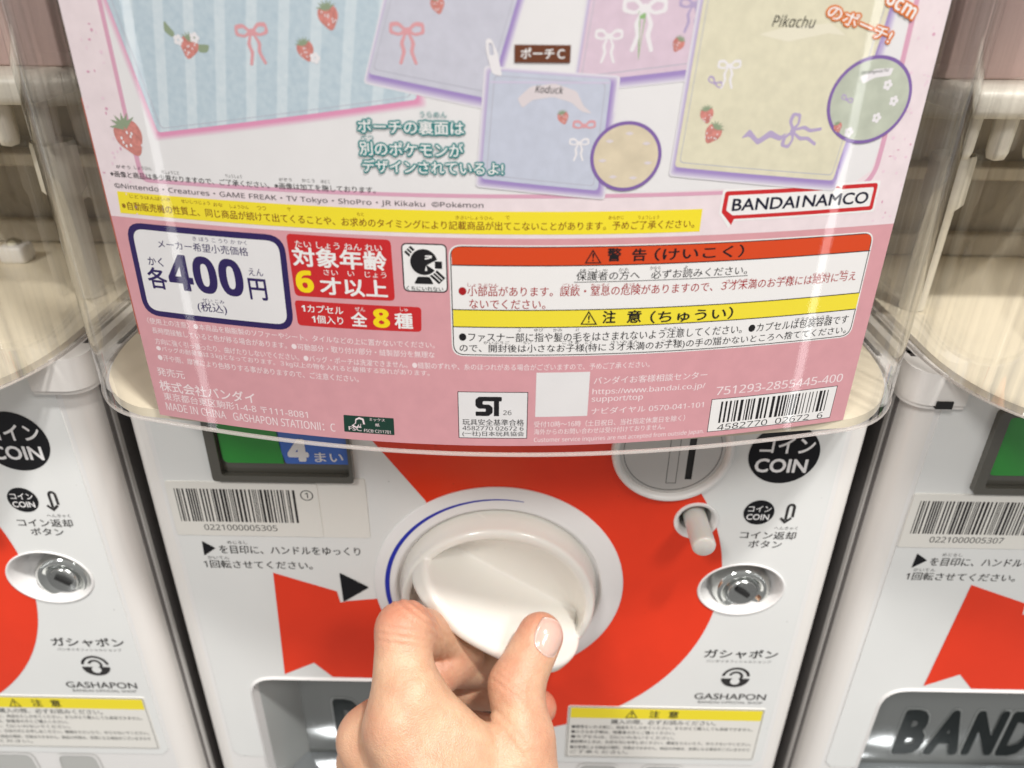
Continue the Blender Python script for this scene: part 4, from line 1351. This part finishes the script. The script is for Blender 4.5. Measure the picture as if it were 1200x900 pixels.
def expand(pts, d):
    c = np.mean(pts, axis=0)
    return [tuple(np.array(p) + (np.array(p) - c) / np.linalg.norm(np.array(p) - c) * d) for p in pts]

def pouch(pts, cloth, layer, label, glow='glow', extra=None, r=1.0, seam=True):
    mb = Card()
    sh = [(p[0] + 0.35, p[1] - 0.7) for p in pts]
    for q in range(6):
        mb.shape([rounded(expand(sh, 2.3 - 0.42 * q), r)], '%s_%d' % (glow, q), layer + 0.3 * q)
    mb.shape([rounded(pts, r)], cloth, layer + 2)
    sm = expand(pts, -1.5)
    mb.shape([rounded(sm, r), rounded(expand(pts, -1.75), r)], 'seam_grey', layer + 2.4)
    if extra:
        extra(mb, layer + 3)
    o = mb.build('printed_pouch', card)
    o['label'] = label
    return o

def deco_blue(mb, L):
    berry(mb, -72.3, 218.9, 2.6, L, -0.3); berry(mb, -37.2, 226.2, 2.7, L, 0.2); berry(mb, -43.4, 218.9, 2.3, L, 0.3)
    mb.shape([rounded([(-77.8, 224.5), (-75.4, 221.6), (-76.2, 220.6), (-78.2, 222.0)], 0.8)], 'leaf', L)
    mb.shape([rounded([(-70.2, 219.4), (-67.0, 219.4), (-67.8, 217.6), (-70.2, 217.6)], 0.8)], 'leaf', L)
    for q in ((-74.9, 220.2), (-70.6, 220.8), (-41.3, 217.2)):
        for t in range(5):
            mb.shape([ring(q[0] + 0.75 * math.cos(t * 1.257), q[1] + 0.75 * math.sin(t * 1.257), 0.55, n=10)], 'bow_white', L + 2)
    bow(mb, -56.0, 222.4, 3.6, 'bow_pink', L, True, 0.1)
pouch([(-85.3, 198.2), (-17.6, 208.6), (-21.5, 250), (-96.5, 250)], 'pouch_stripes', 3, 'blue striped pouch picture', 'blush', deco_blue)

def deco_lav(mb, L):
    bow(mb, -19.2, 223.4, 3.6, 'bow_pink', L)
    berry(mb, -12.0, 229.0, 1.8, L, 0.2)
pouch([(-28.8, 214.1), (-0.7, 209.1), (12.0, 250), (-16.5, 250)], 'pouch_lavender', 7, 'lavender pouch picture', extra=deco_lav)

def deco_duck(mb, L):
    mb.shape([rounded([(6.2, 209.2), (9.3, 211.9), (15.0, 212.6), (20.2, 210.9), (22.0, 207.6), (24.2, 205.8), (21.6, 206.3), (19.0, 208.4), (14.6, 209.6), (9.8, 208.9), (7.4, 207.0)], 0.7)], 'banner_cloth', L)
    mb.texts('duckpouch', L + 3)
    berry(mb, 17.2, 205.0, 1.5, L + 1, 0.3)
    bow(mb, 22.4, 203.0, 2.5, 'bow_pink', L + 1, False)
    bow(mb, 21.4, 199.0, 2.2, 'bow_white', L + 1)
    mb.shape([rect(-0.2, 212.6, 27.9, 213.0)], 'shade_two', L)
    mb.shape([rounded([(0.2, 214.6), (2.6, 214.0), (1.6, 219.0), (0.0, 222.2), (-1.2, 222.0), (-1.2, 219.6)], 0.8), rounded([(-0.6, 221.2), (0.3, 221.0), (0.7, 218.6), (-0.3, 218.6)], 0.3)[::-1]], 'bow_white', L + 1)
pouch([(-2.5, 190.2), (26.7, 187.3), (28.2, 213.6), (-0.3, 215.4)], 'pouch_duckcloth', 13, 'small grey blue pouch picture', extra=deco_duck)

def deco_pink(mb, L):
    bow(mb, 27.0, 222.8, 2.9, 'bow_white', L)
    bow(mb, 34.8, 228.6, 4.6, 'bow_white', L)
    bow(mb, 46.0, 229.5, 3.0, 'bow_lilac', L)
    berry(mb, 43.4, 221.2, 1.6, L + 1, -0.4)
    mb.shape([[(33.4, 228), (35.2, 228), (34.2, 217.5)], [(33.9, 226.5), (34.8, 226.5), (34.3, 219.5)]], 'bow_green', L)
pouch([(20.1, 212.9), (48.8, 215.9), (49.3, 250), (24.6, 250)], 'pouch_pinkcloth', 7, 'pink lilac pouch picture', extra=deco_pink)

def deco_cream(mb, L):
    mb.texts('creampouch', L + 3)
    mb.shape([rounded([(62.5, 223.2), (68.0, 224.6), (80.2, 225.6), (84.8, 222.8), (80.0, 223.4), (70.0, 221.6)], 0.7)], 'banner_cream', L)
    bow(mb, 56.4, 216.4, 2.6, 'bow_white', L)
    bow(mb, 53.4, 212.6, 1.9, 'bow_lilac', L, False, -0.5)
    berry(mb, 52.4, 205.4, 1.9, L + 1, 0.2); berry(mb, 54.6, 201.0, 2.4, L + 1, -0.5)
    bow(mb, 75.5, 201.0, 3.8, 'bow_lilac', L, True, 1.35)
    mb.shape([rounded([(62.0, 199.5), (64.0, 201.8), (66.5, 199.2), (69.5, 201.4), (72.5, 199.8), (74.0, 200.8), (72.6, 198.6), (69.6, 199.6), (66.6, 197.8), (64.0, 200.0)], 0.6)], 'bow_lilac', L)
pouch([(45.8, 192.9), (89.4, 187.9), (94.1, 222.3), (97.0, 250), (49.3, 250)], 'pouch_creamcloth', 13, 'large cream pouch picture', extra=deco_cream)

def photo(cx, cz, rx, rz, cloth, layer, label, group=None):
    mb = Card()
    mb.shape([ring(cx, cz, rx, rz, 64)], 'violet_ring', layer)
    mb.shape([ring(cx, cz, rx - 0.85, rz - 0.85, 64)], cloth, layer + 1)
    if group:
        mb.shape([rounded([(90.8, 213.4), (94.5, 215.2), (99.6, 215.4), (99.2, 213.6), (95.0, 213.2), (92.0, 211.8)], 0.5)], 'bow_white', layer + 2)
        mb.texts(group, layer + 4)
        berry(mb, 87.6, 201.6, 1.3, layer + 2, 0.4); bow(mb, 88.5, 208.2, 1.6, 'bow_lilac', layer + 2, False, -0.4)
        for q in ((99, 211.4), (101.8, 207.5), (98, 203.5), (91, 200.2)):
            for t in range(5):
                mb.shape([ring(q[0] + 0.8 * math.cos(t * 1.257), q[1] + 0.8 * math.sin(t * 1.257), 0.55, n=10)], 'bow_white', layer + 3)
    else:
        for q in range(7):
            a = 0.6 + q * 0.9
            p = (cx + rx * 0.66 * math.cos(a), cz + rz * 0.66 * math.sin(a))
            mb.shape([rounded([(p[0] - 1.2, p[1]), (p[0], p[1] + 0.5), (p[0] + 1.2, p[1]), (p[0], p[1] - 0.5)], 0.4)], 'banner_cloth', layer + 2)
    o = mb.build('round_picture', card)
    o['label'] = label
photo(33.2, 195.6, 8.9, 8.5, 'photo_cream', 19, 'small round cream picture')
photo(95.0, 207.8, 11.6, 10.6, 'photo_sage', 19, 'larger round sage green picture', 'roundphoto')

m = Card(); m.shape([rect(5.4, 217.1, 18.3, 220.9)], 'tag_brown', 19); m.texts('tag', 20); m.build('pouch_tag', card)
m = Card(); m.texts('caption', 24); m.build('caption_text', card)
m = Card(); m.texts('size', 26); m.build('size_text', card)
m = Card()
berry(m, -94.0, 196.8, 4.6, 6, 0.35)
m.build('strawberry_print', card)
# added salmon strip imitating the card's back mirrored in the case
m = MB()
m.box(-0.1075, -0.1068, -0.040, -0.018, 0.137, 0.205, 'salmon')
m.v[-1] = m.v[-1] - np.array(card.location)
m.build('red_reflection_strip', card)
# ---------------------------------------------------------------- the hand
J = {'t_tip': (17.9, -36.0, 8.1), 't_ip': (8.9, -50.0, -3.2), 't_mcp': (11.4, -64.0, -16.4), 't_cmc': (15.0, -85.0, -43.6), 'i_mcp': (-32.0, -70.0, -1.9), 'i_pip': (-32.7, -46.0, 20.7), 'i_dip': (-22.9, -31.0, 1.7), 'i_tip': (-11.9, -27.0, -13.6), 'm_mcp': (-45.7, -62.0, -19.8), 'm_pip': (-20.4, -33.0, -12.0), 'm_dip': (-3.2, -18.0, -30.9), 'm_tip': (6.5, -14.0, -42.4), 'r_mcp': (-50.2, -55.0, -43.6), 'r_pip': (-19.1, -24.0, -35.4), 'r_dip': (5.9, -20.0, -44.5), 'r_tip': (19.3, -26.0, -46.0), 'p_mcp': (-53.2, -46.0, -71.0), 'p_pip': (-19.5, -20.0, -66.9), 'p_dip': (1.8, -18.0, -73.7), 'p_tip': (10.1, -22.0, -74.0), 'i_car': (-7.5, -105.0, -37.3), 'm_car': (-15.5, -100.0, -47.1), 'r_car': (-22.7, -94.0, -58.7), 'p_car': (-28.7, -88.0, -70.3), 'webA': (-27.4, -64.0, 7.4), 'webB': (-9.2, -71.0, -7.4), 'web1': (-21.0, -78.0, -13.0), 'web2': (3.1, -74.0, -20.6), 'w1': (-10.6, -140.0, -45.6), 'w2': (1.6, -150.0, -19.4)}

def W3(*k):
    return [np.array(J[q]) for q in k]

def chain(p, keys, rad, k=2.0):
    pts_ = W3(*keys)
    d = None
    for a, b, r1, r2 in zip(pts_, pts_[1:], rad, rad[1:]):
        q = round_cone(p, a, b, r1, r2)
        d = q if d is None else smin(d, q, k)
    return d

def axis_bump(p, c, dirv, side, amp, sig, reach=11.0):
    """a shallow crease across a finger on its outer side"""
    q = p - np.asarray(c)
    t = q @ dirv
    lat = q @ side
    w = np.exp(-(t / sig) ** 2) * np.clip(lat / reach, 0, 1)
    return amp * w

TD = np.array(J['t_tip']) - np.array(J['t_ip']); TD = TD / np.linalg.norm(TD)
CAMP = np.array([7.0, -250.0, 239.0])
_v = CAMP - np.array(J['t_ip']); _v = _v / np.linalg.norm(_v)
TS = _v - TD * (_v @ TD); TS = TS / np.linalg.norm(TS)          # up side of the thumb
TL = np.cross(TD, TS)
NAILN = TS * 0.87 + np.cross(TS, TD) * -0.0
_r = np.array([1.0, 0, 0]) - TD * TD[0]; _r = _r - TS * (_r @ TS); _r /= np.linalg.norm(_r)
NAILN = TS * 0.86 + _r * 0.50
NAILN = NAILN / np.linalg.norm(NAILN)
NAILX = np.cross(TD, NAILN)

_UPB = CAMP - (np.array(J['i_mcp']) + np.array(J['i_car'])) / 2; _UPB = _UPB / np.linalg.norm(_UPB)
_LFT = np.array([1.0, 0.0, 0.0])

def hand_sdf(p):
    palm = chain(p, ('i_mcp', 'i_car'), (12.0, 15.5))
    for a, r in (('m', (11.8, 14.5)), ('r', (11.0, 13.5)), ('p', (10.5, 13))):
        palm = smin(palm, chain(p, (a + '_mcp', a + '_car'), r), 13.0)
    palm = smin(palm, round_cone(p, J['web1'], J['i_car'], 12.0, 15.0), 10.0)
    palm = smin(palm, round_cone(p, J['web1'], J['web2'], 10.0, 10.0), 10.0)
    palm = smin(palm, round_cone(p, J['webA'], J['webB'], 9.5, 9.0), 7.0)
    palm = smin(palm, round_cone(p, J['webA'], J['i_mcp'], 9.5, 11.0), 6.0)
    palm = smin(palm, round_cone(p, J['i_car'], J['w1'], 17.0, 23.0), 12.0)
    palm = smin(palm, round_cone(p, J['r_car'], J['w1'], 15.0, 22.0), 12.0)
    thumb = chain(p, ('t_cmc', 't_mcp'), (14.5, 11.6))
    thumb = smin(thumb, round_cone(p, J['t_mcp'], J['t_ip'], 11.4, 10.1), 4.0)
    thumb = smin(thumb, round_cone(p, J['t_ip'], J['t_tip'], 10.2, 9.0), 3.0)
    palm = smin(palm, thumb, 8.0)
    palm = smin(palm, round_cone(p, J['t_cmc'], J['i_car'], 14.0, 15.0), 12.0)
    fi = chain(p, ('i_mcp', 'i_pip', 'i_dip', 'i_tip'), (11.4, 10.5, 8.8, 7.6), 2.5)
    fm = chain(p, ('m_mcp', 'm_pip', 'm_dip', 'm_tip'), (11.2, 9.6, 8.4, 7.4), 2.5)
    fr_ = chain(p, ('r_mcp', 'r_pip', 'r_dip', 'r_tip'), (10.6, 9.2, 8.2, 7.4), 2.5)
    fp = chain(p, ('p_mcp', 'p_pip', 'p_dip', 'p_tip'), (9.6, 8.2, 7.2, 6.4), 2.5)
    fing = smin(smin(fi, fm, 1.0), smin(fr_, fp, 1.0), 1.0)
    d = smin(palm, fing, 5.0)
    # knuckle creases on the thumb and soft tendons on the back
    ip = np.array(J['t_ip'])
    for o_, am in ((-3.4, 0.42), (-0.8, 0.62), (1.6, 0.5), (3.8, 0.3)):
        d = d + axis_bump(p, ip + TD * o_, TD + TL * 0.12, TS, am, 0.75)
    for key, nxt, offs in (('i_pip', 'i_mcp', (-3.0, -0.5, 2.2)), ('m_pip', 'm_mcp', (-2.0, 1.0))):
        c_ = np.array(J[key]); e_ = c_ - np.array(J[nxt]); e_ = e_ / np.linalg.norm(e_)
        w_ = CAMP - c_; w_ = w_ / np.linalg.norm(w_); w_ = w_ - e_ * (w_ @ e_); w_ /= np.linalg.norm(w_)
        for o_ in offs:
            d = d + axis_bump(p, c_ + e_ * (o_ - 2.0), e_ + 0.15 * np.cross(e_, w_), w_, 0.42, 0.6)
    # tendon along the back and the dip beside the thumb root
    d = smin(d, round_cone(p, np.array(J['i_mcp']) + _UPB * 9.6, np.array(J['i_car']) + _UPB * 11.5, 2.6, 3.2), 5.0)
    d = smin(d, round_cone(p, np.array(J['t_ip']) + TS * 7.0, np.array(J['t_mcp']) + TS * 8.6, 2.6, 2.8), 4.0)
    d = smin(d, round_cone(p, np.array(J['i_mcp']) + _UPB * 7.2 - _LFT * 2.0, np.array(J['i_mcp']) + _UPB * 7.4 - _LFT * 2.0 + np.array([0.5, 1, 0]), 5.4, 5.0), 5.0)
    # nail fold
    q = p - (np.array(J['t_tip']) + TD * 0.5)
    a_, x_, n_ = q @ TD, q @ NAILX, q @ NAILN
    rim = np.abs(np.sqrt((x_ / 6.6) ** 2 + ((a_ - 0.5) / 7.2) ** 2) - 1.0) * 6.5
    d = d + 0.45 * np.exp(-(rim / 0.7) ** 2) * np.clip(n_ / 7.0, 0, 1)
    return d

hv, hf = polygonise(hand_sdf, (-92, -165, -128), (52, 4, 48), 0.95)
mh = bpy.data.materials.new('skin'); mh.use_nodes = True
MATS['skin'] = mh
t = mh.node_tree; b = t.nodes["Principled BSDF"]
b.inputs["Roughness"].default_value = 0.45
b.inputs["Subsurface Weight"].default_value = 0.25
b.inputs["Subsurface Radius"].default_value = (1.0, 0.38, 0.2)
b.inputs["Subsurface Scale"].default_value = 0.0035
g = t.nodes.new("ShaderNodeNewGeometry")
va = t.nodes.new("ShaderNodeAttribute"); va.attribute_name = 'flush'
n1 = t.nodes.new("ShaderNodeTexNoise"); n1.inputs["Scale"].default_value = 90; n1.inputs["Detail"].default_value = 5
t.links.new(g.outputs["Position"], n1.inputs["Vector"])
r1 = t.nodes.new("ShaderNodeValToRGB")
r1.color_ramp.elements[0].position = 0.3; r1.color_ramp.elements[0].color = (0.57, 0.315, 0.195, 1)
r1.color_ramp.elements[1].position = 0.7; r1.color_ramp.elements[1].color = (0.69, 0.455, 0.295, 1)
t.links.new(n1.outputs["Fac"], r1.inputs["Fac"])
mx = t.nodes.new("ShaderNodeMixRGB"); mx.inputs[2].default_value = (0.56, 0.20, 0.125, 1)
n4 = t.nodes.new("ShaderNodeTexNoise"); n4.inputs["Scale"].default_value = 38; n4.inputs["Detail"].default_value = 3
t.links.new(g.outputs["Position"], n4.inputs["Vector"])
m4 = t.nodes.new("ShaderNodeMapRange"); m4.inputs["From Min"].default_value = 0.45; m4.inputs["From Max"].default_value = 0.75; m4.inputs["To Max"].default_value = 0.45
t.links.new(n4.outputs["Fac"], m4.inputs["Value"])
a4 = t.nodes.new("ShaderNodeMath"); a4.operation = 'ADD'; a4.use_clamp = True
t.links.new(va.outputs["Fac"], a4.inputs[0]); t.links.new(m4.outputs[0], a4.inputs[1])
t.links.new(a4.outputs[0], mx.inputs["Fac"]); t.links.new(r1.outputs["Color"], mx.inputs[1])
t.links.new(mx.outputs[0], b.inputs["Base Color"])
n2 = t.nodes.new("ShaderNodeTexVoronoi"); n2.inputs["Scale"].default_value = 1700
n3 = t.nodes.new("ShaderNodeTexNoise"); n3.inputs["Scale"].default_value = 420; n3.inputs["Detail"].default_value = 6
t.links.new(g.outputs["Position"], n2.inputs["Vector"]); t.links.new(g.outputs["Position"], n3.inputs["Vector"])
ad = t.nodes.new("ShaderNodeMath"); ad.operation = 'MULTIPLY_ADD'; ad.inputs[1].default_value = 0.35
t.links.new(n2.outputs["Distance"], ad.inputs[0]); t.links.new(n3.outputs["Fac"], ad.inputs[2])
bp = t.nodes.new("ShaderNodeBump"); bp.inputs["Strength"].default_value = 0.4; bp.inputs["Distance"].default_value = 0.0009
t.links.new(ad.outputs[0], bp.inputs["Height"]); t.links.new(bp.outputs["Normal"], b.inputs["Normal"])
mat('nail', (0.64, 0.43, 0.36, 1), 0.2, coat=0.35, sss=0.2)

m = MB(); m.add(hv * MM, hf, 'skin')
hand = m.build('person', None, True)
hand['label'] = 'bare left hand with thumb and curled fingers pinching the round white knob'
hand['category'] = 'hand'
fl = np.zeros(len(hv))
for c_, rad_, am in (('i_mcp', 12, 0.7), ('i_pip', 12, 0.5), ('t_ip', 11, 0.35), ('t_tip', 11, 0.35), ('m_mcp', 13, 0.4), ('m_pip', 11, 0.6), ('r_tip', 10, 0.8), ('t_mcp', 14, 0.2)):
    fl = np.maximum(fl, 1.25 * am * np.exp(-(np.linalg.norm(hv - np.array(J[c_]), axis=1) / rad_) ** 4))
at = hand.data.attributes.new('flush', 'FLOAT', 'POINT')
at.data.foreach_set('value', fl.astype(np.float32))

# thumb nail laid on the finger
NU, NV = 17, 19
gv = []
c0 = np.array(J['t_tip']) + TD * 0.7
uu, vv = np.meshgrid(np.linspace(-1, 1, NU), np.linspace(-1, 1, NV), indexing='ij')
su = uu * np.sqrt(1 - 0.40 * vv ** 2); sv = vv * np.sqrt(1 - 0.40 * uu ** 2)
org = c0 + NAILN * 16 + su[..., None] * 6.3 * NAILX + (sv[..., None] * 6.9) * TD
pos = org.reshape(-1, 3).copy()
for _ in range(40):
    pos = pos - NAILN * np.clip(hand_sdf(pos), -2, 4)[:, None] * 0.9
wrap = pos + NAILN * (0.55 - 0.45 * (su.reshape(-1) ** 4)[:, None] - 0.2 * (np.maximum(-sv.reshape(-1), 0) ** 6)[:, None])
base = pos - NAILN * 0.6
vs = np.concatenate([wrap, base]); n = NU * NV; f = []
for i in range(NU - 1):
    for j in range(NV - 1):
        a_ = i * NV + j
        f.append([a_, a_ + NV, a_ + NV + 1, a_ + 1])
loop_ = [i * NV for i in range(NU)] + [(NU - 1) * NV + j for j in range(1, NV)] + [i * NV + NV - 1 for i in range(NU - 2, -1, -1)] + [j for j in range(NV - 2, 0, -1)]
for a_, b_ in zip(loop_, loop_[1:] + loop_[:1]):
    f.append([a_, b_, b_ + n, a_ + n])
m = MB(); m.add(vs * MM, f, 'nail')
nail = m.build('thumbnail', hand, True)
